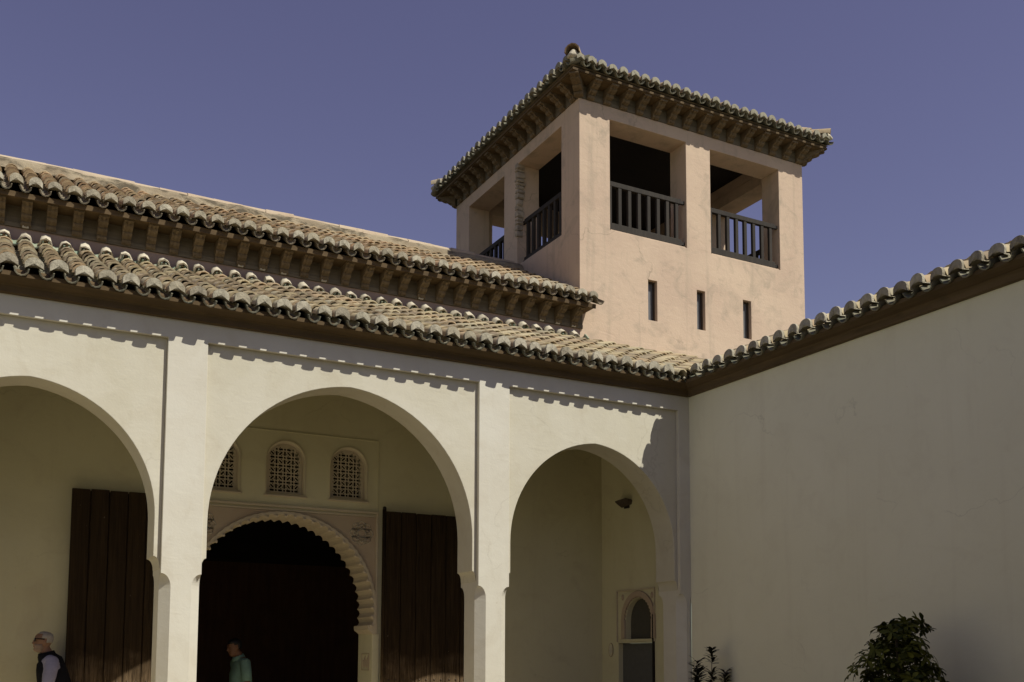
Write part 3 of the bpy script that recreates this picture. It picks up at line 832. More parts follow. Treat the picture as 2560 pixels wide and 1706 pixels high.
# ridge crest: mortar bed and ridge tiles
segs = []
x = -3.2; pts_t = []
while x < 8.6:
    pts_t.append((x, 4.3 + random.uniform(-.01, .01), random.uniform(-.012, .012))); x += 0.2
rings = []
for (px, py, dz) in pts_t + [(8.575, 4.3, 0)]:
    z = 8.44 + dz
    rings.append([(px, py - 0.20, z - 0.20), (px, py - 0.13 + random.uniform(-.01, .01), z - 0.06), (px, py - 0.07, z), (px, py + 0.07, z), (px, py + 0.2, z - 0.2)])
add('ridge_mortar', loft(rings, True, True, False), M_CREST, uroof)
rt_m = variants(4, r0=0.085, r1=0.078, L=0.44, th=0.016, up=1, wob=0.08)
for m in rt_m: m.materials.append(M_RIDGE)
x = -3.2
while x < 8.2:
    Mx = Matrix.Translation((x, 4.3 + random.uniform(-.015, .015), 8.405 + random.uniform(-.006, .008))) @ Matrix.Rotation(math.radians(-90 + random.uniform(-1.5, 1.5)), 4, 'Z') @ Matrix.Rotation(math.radians(random.uniform(0.5, 2)), 4, 'X')
    add('ridge_tile', random.choice(rt_m), None, uroof, Mx); x += 0.40

# =================================================================== TOWER
tower = thing('tower', 'square pinkish plastered lookout tower with open top storey and hipped tile roof', 'tower', (11, 4.6, 0))
TX0, TX1, TY0, TY1 = 8.58, 13.435, 2.3, 7.0
TZ = 10.59; TH = 0.45
OP_X = [(9.172, 10.745), (11.272, 12.855)]
OP_Y = [(2.868, 4.412), (4.918, 6.41)]
ZS, ZL = 8.48, 10.37
tc0 = 10.592
slits = [(9.925, 10.108), (10.947, 11.123), (11.968, 12.153)]
front = [(TX0, 6.255), (TX1, 6.255), (TX1, TZ), (TX0, TZ)]
fh = [rect(a, b, ZS, ZL) for a, b in OP_X] + [rect(a, b, 7.085, 7.775) for a, b in slits]
add('front_wall', poly_extrude(front, fh, TY0, TY0 + TH, 0.006), M_PINK, tower)
add('rear_wall', poly_extrude(front, [rect(a, b, ZS, ZL) for a, b in OP_X], TY1 - TH, TY1, 0.006), M_PINK, tower)
side = [(TY0 + TH, 5.305), (TY1 - TH, 5.305), (TY1 - TH, TZ), (TY0 + TH, TZ)]
oy = [(OP_Y[0][0], OP_Y[0][1]), (OP_Y[1][0], OP_Y[1][1])]
sh = [rect(a, b, ZS, ZL) for a, b in oy]
add('left_wall', poly_extrude(side, sh, TX0, TX0 + TH, 0.006, 'YZ'), M_PINK, tower)
add('right_wall', poly_extrude(side, sh, TX1 - TH, TX1, 0.006, 'YZ'), M_PINK, tower)
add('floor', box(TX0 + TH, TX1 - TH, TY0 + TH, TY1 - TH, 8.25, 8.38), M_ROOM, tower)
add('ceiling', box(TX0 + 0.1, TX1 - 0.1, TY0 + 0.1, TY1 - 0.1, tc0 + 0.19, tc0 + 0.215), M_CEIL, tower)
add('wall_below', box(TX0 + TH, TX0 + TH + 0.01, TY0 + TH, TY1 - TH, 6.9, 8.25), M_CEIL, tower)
for a, b in slits:
    w = add('slit_window', join([box(a + .001, a + 0.02, TY0 + 0.07, TY0 + 0.16, 7.086, 7.774), box(b - 0.02, b - .001, TY0 + 0.07, TY0 + 0.16, 7.086, 7.774),
                            box(a + 0.02, b - 0.02, TY0 + 0.07, TY0 + 0.16, 7.754, 7.774), box(a + 0.02, b - 0.02, TY0 + 0.07, TY0 + 0.16, 7.086, 7.106)]), M_FRAME, tower)
    add('pane', box(a + 0.012, b - 0.012, TY0 + 0.11, TY0 + 0.12, 7.09, 7.77), M_GLASS, w)
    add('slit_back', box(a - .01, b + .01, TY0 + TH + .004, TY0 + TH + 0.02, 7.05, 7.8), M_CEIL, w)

def railing(kind, a, b, off, sgn=1):
    """along x at y=off (kind x) or along y at x=off (kind y)"""
    def bx(u0, u1, d0, d1, z0, z1, bev=0.006):
        return box(u0, u1, off + d0, off + d1, z0, z1, bev) if kind == 'x' else box(off + d0, off + d1, u0, u1, z0, z1, bev)
    r = add('railing', bx(a + 0.012, b - 0.085, 0.0, 0.07, 9.25, 9.335), M_RAIL, tower)
    add('bottom_rail', bx(a + 0.012, b - 0.085, -0.004, 0.07, 8.505, 8.622), M_RAIL, r)
    for z in (9.262, 8.53):
        add('rail_end', bx(b - 0.085, b - 0.002, 0.015, 0.06, z, z + 0.06), M_IRON, r)
    n = 8; x0 = a + 0.0
    for i in range(n):
        u = a + 0.03 + (b - a - 0.20) * i / (n - 1)
        add('baluster', bx(u - 0.034, u + 0.034, 0.004 + 0.001 * i, 0.066, 8.615, 9.256), M_RAIL, r)
    add('sill_tile', bx(a + 0.02, b - 0.02, -0.02, 0.20, 8.478, 8.498, 0.003), M_PINK, tower)
for a, b in OP_X:
    railing('x', a, b, TY0 + 0.035); railing('x', a, b, TY1 - 0.12)
for a, b in OP_Y:
    railing('y', a, b, TX0 + 0.10); railing('y', a, b, TX1 - 0.12)
# broken plaster showing rubble on the left face, middle pillar
random.seed(77)
z = 9.02
while z < 10.30:
    h = random.uniform(0.06, 0.13); d = random.uniform(0.0, 0.035); w = random.uniform(0.10, 0.17)
    me = box(TX0 - 0.012 - random.uniform(0, .012), TX0 + w, OP_Y[0][1] - 0.02 - d, OP_Y[0][1] + 0.05 + random.uniform(0, .03), z, z + h - 0.012, 0.016)
    for v in me.vertices: v.co += Vector([random.uniform(-.008, .008) for _ in range(3)])
    add('stone', me, M_STONE, tower)
    z += h

# corbelled eave on all four sides
tc = 10.592
tcm = corbel_mesh(0.135, 0.99, 0.88); tcm.materials.append(M_CORB)
tsm = prism([(-p * 0.99 - 0.006, q_ * 0.88 - 0.006) for p, q_ in corbel_profile()[1:-2]] + [(-0.02, 0.10)], 'x', -0.021, 0.021); tsm.materials.append(M_CORB)
def corbel_row(p0, d, out, L, first, pitch):
    """p0 corner, d direction along wall, out outward normal"""
    d = Vector(d); out = Vector(out)
    u = first
    while u < L + 0.02:
        c = add('corbel', tcm, None, tower, frame(-d if d.cross(-out).z < 0 else d, -out, Vector((0, 0, 1)), Vector(p0) + d * u))
        add('rib', tsm, None, c)
        u += pitch
W_, D_ = TX1 - TX0, TY1 - TY0
corbel_row((TX0, TY0, tc), (1, 0, 0), (0, -1, 0), W_, 0.195, 0.325)
corbel_row((TX0, TY0, tc), (0, 1, 0), (-1, 0, 0), D_, 0.15, 0.33)
corbel_row((TX1, TY0, tc), (0, 1, 0), (1, 0, 0), D_, 0.15, 0.33)
corbel_row((TX0, TY1, tc), (1, 0, 0), (0, 1, 0), W_, 0.195, 0.325)
# corner corbels set diagonally
for cx, cy, ang in ((TX0, TY0, 45), (TX1, TY0, 135), (TX0, TY1, -45), (TX1, TY1, -135)):
    d = Vector((math.cos(math.radians(ang)), math.sin(math.radians(ang)), 0))
    e_ = Vector((d.y, -d.x, 0))
    Mx = frame(e_, d, Vector((0, 0, 1)), (cx, cy, tc)) @ Matrix.Diagonal((1.1, 1.35, 1.0, 1))
    c = add('corbel', tcm, None, tower, Mx); add('rib', tsm, None, c)
g = 0.012
add('wall_head', join([box(TX0 + 0.1, TX1 - 0.1, TY0 + 0.1, TY0 + TH, tc, tc + 0.188), box(TX0 + 0.1, TX1 - 0.1, TY1 - TH, TY1 - 0.1, tc, tc + 0.188), box(TX0 + 0.1, TX0 + TH, TY0 + TH, TY1 - TH, tc, tc + 0.188), box(TX1 - TH, TX1 - 0.1, TY0 + TH, TY1 - TH, tc, tc + 0.188)]), M_PINK, tower)
add('frieze_board', join([box(TX0 - g, TX1 + g, TY0 - g, TY0 + 0.1, tc, tc + 0.218), box(TX0 - g, TX1 + g, TY1 - 0.1, TY1 + g, tc, tc + 0.218),
                          box(TX0 - g, TX0 + 0.1, TY0 + 0.1, TY1 - 0.1, tc, tc + 0.218), box(TX1 - 0.1, TX1 + g, TY0 + 0.1, TY1 - 0.1, tc, tc + 0.218)]), M_FRIEZE, tower)
so_ = 0.300
add('soffit', box(TX0 - so_, TX1 + so_, TY0 - so_, TY1 + so_, tc + 0.221, tc + 0.243), M_EAVE, tower)
add('fascia', join([box(TX0 - so_ - .02, TX1 + so_ + .02, TY0 - so_ - .022, TY0 - so_, tc + 0.232, tc + 0.268), box(TX0 - so_ - .02, TX1 + so_ + .02, TY1 + so_, TY1 + so_ + .022, tc + 0.232, tc + 0.268),
                    box(TX0 - so_ - .022, TX0 - so_, TY0 - so_, TY1 + so_, tc + 0.232, tc + 0.268), box(TX1 + so_, TX1 + so_ + .022, TY0 - so_, TY1 + so_, tc + 0.232, tc + 0.268)]), M_EAVE, tower)
# hipped roof
A_T = math.atan(0.44); oT = 0.385; zT = 10.872
ex0, ex1, ey0, ey1 = TX0 - oT, TX1 + oT, TY0 - oT, TY1 + oT
xm, ym = (ex0 + ex1) / 2, (ey0 + ey1) / 2
zr = zT + 0.44 * (ey1 - ey0) / 2
hw = (ey1 - ey0) / 2
td = mesh([(ex0 + .05, ey0 + .05, zT + .02), (ex1 - .05, ey0 + .05, zT + .02), (ex1 - .05, ey1 - .05, zT + .02), (ex0 + .05, ey1 - .05, zT + .02), (ex0 + hw, ym, zr), (ex1 - hw, ym, zr)],
          [(0, 1, 5, 4), (1, 2, 5), (2, 3, 4, 5), (3, 0, 4), (0, 3, 2, 1)])
troof = add('tower_roof', td, M_PAN, tower)
def hipcols(L, pitch, run):
    n = int(L / pitch); off = (L - (n - 1) * pitch) / 2
    return [(off + i * pitch, 0.0, max(0.12, min(off + i * pitch, L - off - i * pitch, run) / math.cos(A_T))) for i in range(n)]
PT = 0.212
random.seed(41)
tile_roof(troof, (ex0, ey0, zT), (1, 0, 0), A_T, hipcols(ex1 - ex0, PT, hw), M_TILE_OLD, PT, M_GREEN, plug_mat=M_MORTAR, indiv_rows=2)
tile_roof(troof, (ex0, ey1, zT), (0, -1, 0), A_T, hipcols(ey1 - ey0, PT, hw), M_TILE_OLD, PT, M_GREEN, plug_mat=M_MORTAR, indiv_rows=2, limit=60)
tile_roof(troof, (ex1, ey0, zT), (0, 1, 0), A_T, hipcols(ey1 - ey0, PT, hw), M_TILE_OLD, PT, M_GREEN, plug_mat=M_MORTAR, indiv_rows=1, limit=30)
tile_roof(troof, (ex1, ey1, zT), (-1, 0, 0), A_T, hipcols(ex1 - ex0, PT, hw), M_TILE_OLD, PT, M_PAN, indiv_rows=0, pan_limit=0)
# hip tiles, the lowest one tipped up
htm = variants(4, r0=0.125, r1=0.10, L=0.44, th=0.018, up=1, wob=0.06)
for m in htm: m.materials.append(M_TILE_OLD)
for (cx, cy, tx, ty) in ((ex0, ey0, ex0 + hw, ym), (ex1, ey0, ex1 - hw, ym), (ex0, ey1, ex0 + hw, ym), (ex1, ey1, ex1 - hw, ym)):
    a = Vector((cx, cy, zT + 0.155)); b = Vector((tx, ty, zr + 0.17)); d = (b - a).normalized()
    e_ = d.cross(Vector((0, 0, 1))).normalized(); n_ = e_.cross(d)
    L = (b - a).length; t = 0.05; k = 0
    while t < L - 0.3:
        add('hip_tile', random.choice(htm), None, troof, frame(e_, d, n_, a + d * t + n_ * (0.05 if k == 0 else 0.0)) @ Matrix.Rotation(math.radians(-10 if k == 0 else 0), 4, 'X'))
        t += 0.36; k += 1
    lump = []
    bm = bmesh.new(); bmesh.ops.create_icosphere(bm, subdivisions=3, radius=0.1)
    for v in bm.verts:
        v.co = Vector((v.co.x * 0.95, v.co.y * 1.3, v.co.z * 0.75)) * (1 + 0.35 * noise.noise(v.co * 14 + a))
    m = bpy.data.meshes.new('lump'); bm.to_mesh(m); bm.free(); m.shade_smooth()
    add('hip_mortar', m, M_LIME, troof, frame(e_, d, n_, a + d * 0.13 - n_ * 0.01))

# =================================================================== WALL LAMP and SIGN on the portico's end wall
lamp = thing('wall_lamp', 'dark wedge-shaped uplighter on the inner end wall above the small doorway', 'lamp', (EW, 1.6, 3.8))
sh_ = [(1.42, 3.90), (1.40, 3.80), (1.50, 3.72), (1.70, 3.75), (1.84, 3.84), (1.80, 3.88)]
def lampmesh():
    v, f = [], []
    front_ = [(EW - 0.13, 1.45, 3.90), (EW - 0.17, 1.70, 3.87), (EW - 0.11, 1.67, 3.81), (EW - 0.08, 1.47, 3.84)]
    back_ = [(EW + 0.0, 1.44, 3.88), (EW + 0.0, 1.78, 3.86), (EW + 0.0, 1.74, 3.78), (EW + 0.0, 1.46, 3.80)]
    v = front_ + back_
    f = [(0, 1, 2, 3), (4, 7, 6, 5), (0, 4, 5, 1), (1, 5, 6, 2), (2, 6, 7, 3), (3, 7, 4, 0)]
    me = mesh(v, f); bm = bmesh.new(); bm.from_mesh(me)
    bmesh.ops.bevel(bm, geom=list(bm.edges), offset=0.012, segments=2, affect='EDGES'); bm.to_mesh(me); bm.free()
    return me
add('lamp_body', lampmesh(), M_FRAME, lamp)
add('wall_plate', box(EW - 0.012, EW - 0.001, 1.52, 1.66, 3.76, 3.90, 0.003), M_IRON, lamp)
sg = thing('door_sign', 'small pale oval sign on the wall left of the small doorway', 'sign', (EW, 2.04, 1.6))
ov = [(2.04 + 0.052 * math.cos(t), 1.60 + 0.10 * math.sin(t)) for t in [2 * math.pi * i / 24 for i in range(24)]]
add('plaque', poly_extrude(ov, [], EW - 0.014, EW - 0.002, 0.003, 'YZ'), M_BACK, sg)
fig = [(2.04, 1.675), (2.058, 1.66), (2.07, 1.61), (2.075, 1.56), (2.055, 1.56), (2.052, 1.53), (2.028, 1.53), (2.025, 1.56), (2.005, 1.56), (2.01, 1.61), (2.022, 1.66)]
add('figure', poly_extrude(fig, [], EW - 0.020, EW - 0.0145, 0.001, 'YZ'), M_SIGN, sg)
ovr = [(2.04 + 0.056 * math.cos(t), 1.60 + 0.104 * math.sin(t)) for t in [2 * math.pi * i / 24 for i in range(24)]]
add('rim', tube([(EW - 0.012, a, b) for a, b in ovr + ovr[:1]], 0.006, 6), M_SPAN, sg)

# =================================================================== PLANTS
def leaf_mat(name, a, b):
    k = NT(name, 0.6, 0.12)
    isl = k.n('ShaderNodeNewGeometry').outputs['Random Per Island']
    k.b.inputs['Subsurface Weight'].default_value = 0.0
    return k.out(k.mix(k.ramp(isl, [(0.0, g1(0)), (0.8, g1(0.75)), (1.0, g1(1))]), a, b))
M_LEAF = leaf_mat('glossy_leaf', (0.022, 0.030, 0.006, 1), (0.135, 0.135, 0.022, 1))
M_SPRIG = leaf_mat('dark_sprig_leaf', (0.008, 0.009, 0.005, 1), (0.018, 0.018, 0.009, 1))
M_BARK = plain('stem_bark', (0.09, 0.07, 0.045), 0.9)

def leaf_geo(V, F, base, d, nrm, L, w, curl=0.25):
    d = d.normalized(); side = d.cross(nrm)
    if side.length < 1e-3: side = d.orthogonal()
    side.normalize(); n2 = side.cross(d)
    o = len(V)
    for t, ww in ((0.0, 0.06), (0.35, 0.62), (0.68, 1.0), (0.9, 0.6), (1.0, 0.05)):
        c = base + d * (L * t) - n2 * (curl * L * t * t)
        V.append(c - side * w * ww + n2 * 0.10 * w * ww); V.append(c - n2 * 0.14 * w); V.append(c + side * w * ww + n2 * 0.10 * w * ww)
    for k in range(4):
        for m in (0, 1):
            F.append((o + k * 3 + m, o + k * 3 + m + 1, o + k * 3 + m + 4, o + k * 3 + m + 3))

def rvec():
    while True:
        v = Vector((random.uniform(-1, 1), random.uniform(-1, 1), random.uniform(-1, 1)))
        if 0.05 < v.length < 1: return v.normalized()

random.seed(101)
sh1 = thing('potted_shrub', 'bushy dark green shrub with fingered glossy leaves in front of the shaded wall', 'shrub', (8.2, -4.15, 0))
BX, BY = 8.17, -4.23
pot_r = [(0.20, 0.0), (0.27, 0.40), (0.29, 0.40), (0.29, 0.46), (0.25, 0.46), (0.24, 0.40)]
add('pot', loft([[(BX + r * math.cos(t), BY + r * math.sin(t), z) for t in [2 * math.pi * i / 20 for i in range(20)]] for r, z in pot_r]), M_SOIL, sh1)
stems = []
tips = []
for i in range(9):
    a = random.uniform(0, 6.28); r = random.uniform(0.05, 0.34)
    top = Vector((BX + r * math.cos(a), BY + r * math.sin(a), random.uniform(1.35, 1.84) - r * 0.45))
    b0 = Vector((BX + 0.06 * math.cos(a), BY + 0.06 * math.sin(a), 0.38))
    midp = b0.lerp(top, 0.55) + Vector((random.uniform(-.05, .05), random.uniform(-.05, .05), 0.05))
    stems.append(tube([b0, midp, top], [0.014, 0.010, 0.005], 6))
    for k in range(40):
        t = random.uniform(0.15, 1.0)
        p = (b0.lerp(midp, t / 0.55) if t < 0.55 else midp.lerp(top, (t - 0.55) / 0.45))
        tips.append((p, top))
add('stems', join(stems), M_BARK, sh1)
V, F = [], []
twigs = []
def in_crown(p):
    # uneven crown: wide low, shoulder left, lobe at top right
    x, y, z = p
    u = (x - BX) * 0.80 - (y - BY) * 0.60        # picture-right direction
    w = math.hypot(x - BX, y - BY) * (1.22 if z < 1.5 else 1.12)
    n_ = noise.noise(Vector((x * 3.1, y * 3.1, z * 3.1))) * 0.16
    if z > 1.62: return math.hypot(w, 0) < 0.30 + n_ and z < 1.86 - 0.6 * max(0, -u - 0.05) + n_ * 0.3
    if z > 1.42: return w < 0.40 + n_ - 0.25 * max(0, u)
    return w < 0.50 + n_
cnt = 0
while cnt < 520:
    z = random.uniform(0.55, 1.88); r = 0.55 * math.sqrt(random.random()); a = random.uniform(0, 6.28)
    p = Vector((BX + r * math.cos(a), BY + r * math.sin(a), z))
    if not in_crown(p): continue
    cnt += 1
    outd = Vector((p.x - BX, p.y - BY, 0.25 + random.uniform(-.1, .35)))
    outd = (outd.normalized() + rvec() * 0.5).normalized()
    nn = random.randint(5, 8)
    a1 = outd.orthogonal().normalized(); a2 = outd.cross(a1)
    L = random.uniform(0.075, 0.12)
    for k in range(nn):
        t = 2 * math.pi * k / nn + random.uniform(-.2, .2)
        d = (a1 * math.cos(t) + a2 * math.sin(t)) + outd * random.uniform(-0.1, 0.45)
        leaf_geo(V, F, p, d, outd, L * random.uniform(0.75, 1.1), L * random.uniform(0.17, 0.24), random.uniform(0.1, 0.5))
fo = add('foliage', mesh(V, F, True), M_LEAF, sh1); setp(fo, kind='stuff')

def sprig(name, label, x, y, tops, seed):
    random.seed(seed)
    t_ = thing(name, label, 'shrub', (x, y, 0), 'thin shrubs at the wall corner')
    st, V, F = [], [], []
    for (dx, dy, h, lo, spread) in tops:
        pts = [Vector((x + dx * 0.3, y + dy * 0.3, 0)), Vector((x + dx * 0.8, y + dy * 0.8, h * 0.55)), Vector((x + dx, y + dy, h))]
        st.append(tube(pts, [0.012, 0.008, 0.003], 6))
        n = int((h - lo) * 240)
        for k in range(n):
            z = lo + (h - lo) * (k + random.random()) / n
            if noise.noise(Vector((z * 7, seed, 0))) < -0.22: continue
            tt = z / h
            p = pts[0].lerp(pts[1], tt / 0.55) if tt < 0.55 else pts[1].lerp(pts[2], (tt - 0.55) / 0.45)
            a = random.uniform(0, 6.28)
            d = Vector((math.cos(a), math.sin(a), random.uniform(0.2, 1.0)))
            leaf_geo(V, F, p + d * random.uniform(0, spread * 0.5), d, Vector((0, 0, 1)), random.uniform(0.065, 0.115), random.uniform(0.014, 0.021), 0.15)
    add('stems', join(st), M_BARK, t_)
    f = add('foliage', mesh(V, F, True), M_SPRIG, t_); setp(f, kind='stuff')
sprig('corner_shrub', 'tallest thin upright dark sprig at the corner beside the arcade', 8.68, -0.72, [(0.02, 0, 1.62, 1.0, 0.03)], 201)
sprig('corner_shrub', 'low dark spiky sprig leftmost at the foot of the arcade corner', 8.50, -0.66, [(0, 0, 1.44, 0.9, 0.06), (0.05, 0.02, 1.32, 0.8, 0.06)], 202)
sprig('corner_shrub', 'tiny dark sprig tip rightmost of three at the wall corner', 8.84, -0.80, [(0.0, -0.02, 1.30, 0.9, 0.04)], 203)

# =================================================================== PEOPLE
def fabric(name, c, var=0.25, rough=0.9):
    k = NT(name, rough, 0.15)
    nz = k.noise(9, 5, 0.6); wv = k.noise(60, 3, 0.6)
    k.bump([(k.noise(14, 3, 0.5, dist=1.0), 0.5), (wv, 0.2)], 0.01)
    return k.out(k.mix(k.ramp(nz, [(0.35, g1(0)), (0.7, g1(1))]), (*c, 1), (*[v * (1 - var) for v in c], 1)))
M_SKIN = plain('skin', (0.27, 0.145, 0.085), 0.55, 0.35, 0, 0.2)
M_SKIN2 = plain('tanned_skin', (0.20, 0.095, 0.05), 0.55, 0.35, 0, 0.2)
M_LAV = fabric('lavender_shirt', (0.33, 0.315, 0.42))
M_VEST = fabric('black_vest', (0.010, 0.010, 0.013))
M_MINT = fabric('mint_polo', (0.20, 0.33, 0.27))
M_TROU = fabric('dark_trousers', (0.03, 0.03, 0.035))
M_WHAIR = plain('grey_hair', (0.36, 0.325, 0.29), 0.8, 0.2, 0, 0.35)
M_BEARD = plain('white_stubble', (0.31, 0.22, 0.16), 0.8, 0.2, 0, 0.3)
M_BHAIR = plain('black_hair', (0.008, 0.007, 0.007), 0.6, 0.4)
M_SHADE = plain('sunglass_plastic', (0.006, 0.006, 0.007), 0.15, 0.5)
M_SHOE = plain('dark_shoe', (0.02, 0.016, 0.012), 0.5)

HEAD = [(-.012, .045, -.02, .030), (.0, .082, -.02, .040), (.02, .096, -.032, .049), (.045, .090, -.05, .056), (.062, .099, -.062, .061), (.085, .094, -.078, .066), (.11, .097, -.090, .070),
        (.135, .093, -.098, .073), (.158, .101, -.102, .076), (.185, .094, -.100, .0765), (.208, .076, -.088, .067), (.226, .046, -.062, .046), (.236, .008, -.022, .014)]
def head_rings(grow=0.0, zmin=-1, zmax=1, n=20):
    R = []
    for z, f, b, w in HEAD:
        if z < zmin or z > zmax: continue
        c = (f + b) / 2; rx = (f - b) / 2 + grow; ry = w + grow
        ring = []
        for i in range(n):
            t = 2 * math.pi * i / n
            ct, st = math.cos(t), math.sin(t)
            sq = lambda v: math.copysign(abs(v) ** 0.88, v)
            ring.append(Vector((c + rx * sq(ct), ry * sq(st), z + (grow if z > 0.2 else 0))))
        R.append(ring)
    return R
def ellipsoid(c, r, seg=12):
    bm = bmesh.new(); bmesh.ops.create_uvsphere(bm, u_segments=seg, v_segments=seg // 2 + 2, radius=1)
    for v in bm.verts: v.co = Vector((c[0] + v.co.x * r[0], c[1] + v.co.y * r[1], c[2] + v.co.z * r[2]))
    m = bpy.data.meshes.new('e'); bm.to_mesh(m); bm.free(); return m
def ering(c, rx, ry, n=20, tilt=0.0):
    return [Vector((c[0] + rx * math.cos(2 * math.pi * i / n), c[1] + ry * math.sin(2 * math.pi * i / n), c[2] + tilt * rx * math.cos(2 * math.pi * i / n))) for i in range(n)]

def hand(wrist, d, side):
    """palm and five fingers hanging along d, curled a little forward"""
    out = []
    w = Vector(wrist); d = Vector(d).normalized(); f = Vector((1, 0, 0))
    out.append(tube([w, w + d * 0.045, w + d * 0.09], [0.022, 0.034, 0.032], 8))
    for k, L in enumerate((0.066, 0.078, 0.074, 0.058)):
        o = w + d * 0.085 + f * (0.030 - 0.020 * k)
        out.append(tube([o, o + d * L * 0.5, o + d * L + Vector((0.012, -side * 0.02, 0))], [0.0095, 0.009, 0.0075], 6))
    o = w + d * 0.03 + f * 0.03
    out.append(tube([o, o + f * 0.022 + d * 0.035, o + f * 0.026 + d * 0.068], [0.012, 0.011, 0.008], 6))
    return out

def person(name, label, loc, rotz, H, build, lean, mats, head_tilt=0.0, head_fwd=0.05, belly=0.0, stride=0.16):
    """local frame: faces +x, left is +y; body fused into one skin"""
    skin, shirt, trous = mats
    root = thing(name, label, 'person', loc)
    root.rotation_euler = (0, 0, rotz)
    root['_'] = 0; del root['_']
    k = H / 1.75
    P = []
    hip, sho, nk = 0.92 * k, 1.42 * k, 1.50 * k
    X = lambda z: lean * max(0, (z - hip)) / (sho - hip)
    # torso
    T = [(0.84, 0.115, 0.165), (0.92, 0.13 + belly * .5, 0.175), (1.02, 0.125 + belly, 0.165), (1.12, 0.125 + belly * .9, 0.168), (1.24, 0.13 + belly * .4, 0.185), (1.34, 0.122, 0.195), (1.42, 0.10, 0.17), (1.47, 0.075, 0.11), (1.50, 0.06, 0.07)]
    tor = [ering((X(z * k) - 0.012 * (z > 1.3), 0, z * k), rx * build, ry * build) for z, rx, ry in T]
    P.append(loft(tor))
    hx = X(sho) + head_fwd; hz = 1.75 * k - 0.236
    P.append(tube([(X(sho) - 0.015, 0, 1.43 * k), (X(sho) + head_fwd * .5 - 0.012, 0, 1.50 * k), (hx - 0.02, 0, hz + 0.05)], [0.075 * build, 0.060 * build, 0.057], 14))
    Hm = Matrix.Translation((hx, 0, hz)) @ Matrix.Rotation(head_tilt, 4, 'Y')
    hm = loft(head_rings())
    nose = tube([(0.094, 0, 0.14), (0.108, 0, 0.118), (0.120, 0, 0.098), (0.100, 0, 0.088)], [0.008, 0.011, 0.015, 0.010], 8)
    lips = ellipsoid((0.095, 0, 0.056), (0.012, 0.024, 0.007)); lip2 = ellipsoid((0.096, 0, 0.067), (0.011, 0.024, 0.006))
    ears = [ellipsoid((-0.008, s * 0.076, 0.115), (0.019, 0.011, 0.032)) for s in (-1, 1)]
    brow = ellipsoid((0.088, 0, 0.150), (0.016, 0.05, 0.009))
    P += [(m, Hm) for m in [hm, nose, lips, lip2, brow] + ears]
    # arms
    for s in (-1, 1):
        sw = s * stride * 0.5
        sh = (X(sho) - 0.01, s * 0.185 * build, 1.405 * k); el = (X(sho) - 0.05 + sw, s * 0.235 * build, 1.11 * k); wr = (X(sho) + 0.02 + sw * 1.4, s * 0.235 * build, 0.87 * k)
        P.append(tube([sh, Vector(sh).lerp(Vector(el), .35), el, Vector(el).lerp(Vector(wr), .4), wr], [0.072 * build, 0.062 * build, 0.047 * build, 0.042, 0.026], 12))
        P.append(ellipsoid(sh, (0.078 * build, 0.07 * build, 0.07)))
        P += hand(wr, (0.12, 0, -1), s)
        # legs
        kn = (0.03 - s * stride * 0.5, s * 0.10, 0.50 * k); an = (-0.02 - s * stride * 1.2, s * 0.10, 0.08 * k)
        P.append(tube([(0, s * 0.09, 0.90 * k), (0.015 - s * stride * .25, s * 0.095, 0.70 * k), kn, (0.0 - s * stride * 0.8, s * 0.10, 0.36 * k), an], [0.098 * build, 0.085 * build, 0.060, 0.058, 0.042], 12))
        P.append(ellipsoid((an[0] + 0.06, an[1], 0.045), (0.13, 0.045, 0.045)))
    me = join(P)
    tmp = bpy.data.objects.new('tmp', me); COL.objects.link(tmp)
    md = tmp.modifiers.new('r', 'REMESH'); md.mode = 'VOXEL'; md.voxel_size = 0.0085; md.use_smooth_shade = True
    sm = tmp.modifiers.new('s', 'SMOOTH'); sm.factor = 0.5; sm.iterations = 2
    dg = bpy.context.evaluated_depsgraph_get()
    out = bpy.data.meshes.new_from_object(tmp.evaluated_get(dg))
    bpy.data.objects.remove(tmp)
    out.materials.clear()
    for m in (skin, shirt, trous, M_SHOE): out.materials.append(m)
    sleeve_z = build_sleeve
    for p in out.polygons:
        c = p.center; arm = abs(c.y) > 0.165 * build + 0.02
        idx = 1
        if c.z > 1.455 * k + 0.25 * (c.x - X(sho)) * -1 * 0.3 and abs(c.y) < 0.10: idx = 0 if c.z > 1.47 * k else 1
        elif arm and c.z < sleeve_z * k: idx = 0
        elif c.z < 0.075: idx = 3
        elif c.z < 0.93 * k and not arm: idx = 2
        p.material_index = idx; p.use_smooth = True
    body = add('body', out, None, root); body.matrix_parent_inverse = Matrix.Identity(4)
    return root, body, Hm, X, k

def child(name, me, mat, root):
    o = add(name, me, mat, root); o.matrix_parent_inverse = Matrix.Identity(4); return o

def shell(Hm, grow, keep, name, mat, root):
    """part of the head surface, a little proud of it, with thickness"""
    R = head_rings(grow, -1, 1, 28)
    n = 28; V = [p for r in R for p in r]; F = []
    for k_ in range(len(R) - 1):
        for i in range(n):
            f = (k_ * n + i, k_ * n + (i + 1) % n, (k_ + 1) * n + (i + 1) % n, (k_ + 1) * n + i)
            c = sum((V[j] for j in f), Vector()) / 4
            if keep(c): F.append(f)
    top = tuple((len(R) - 1) * n + i for i in range(n))
    if keep(Vector((-0.01, 0, 0.24))): F.append(top)
    V = [Hm @ v for v in V]
    me = mesh(V, F, True)
    bm = bmesh.new(); bm.from_mesh(me)
    bmesh.ops.delete(bm, geom=[v for v in bm.verts if not v.link_faces], context='VERTS')
    bmesh.ops.solidify(bm, geom=list(bm.faces), thickness=grow * 0.9)
    bm.to_mesh(me); bm.free(); me.shade_smooth()
    return child(name, me, mat, root)

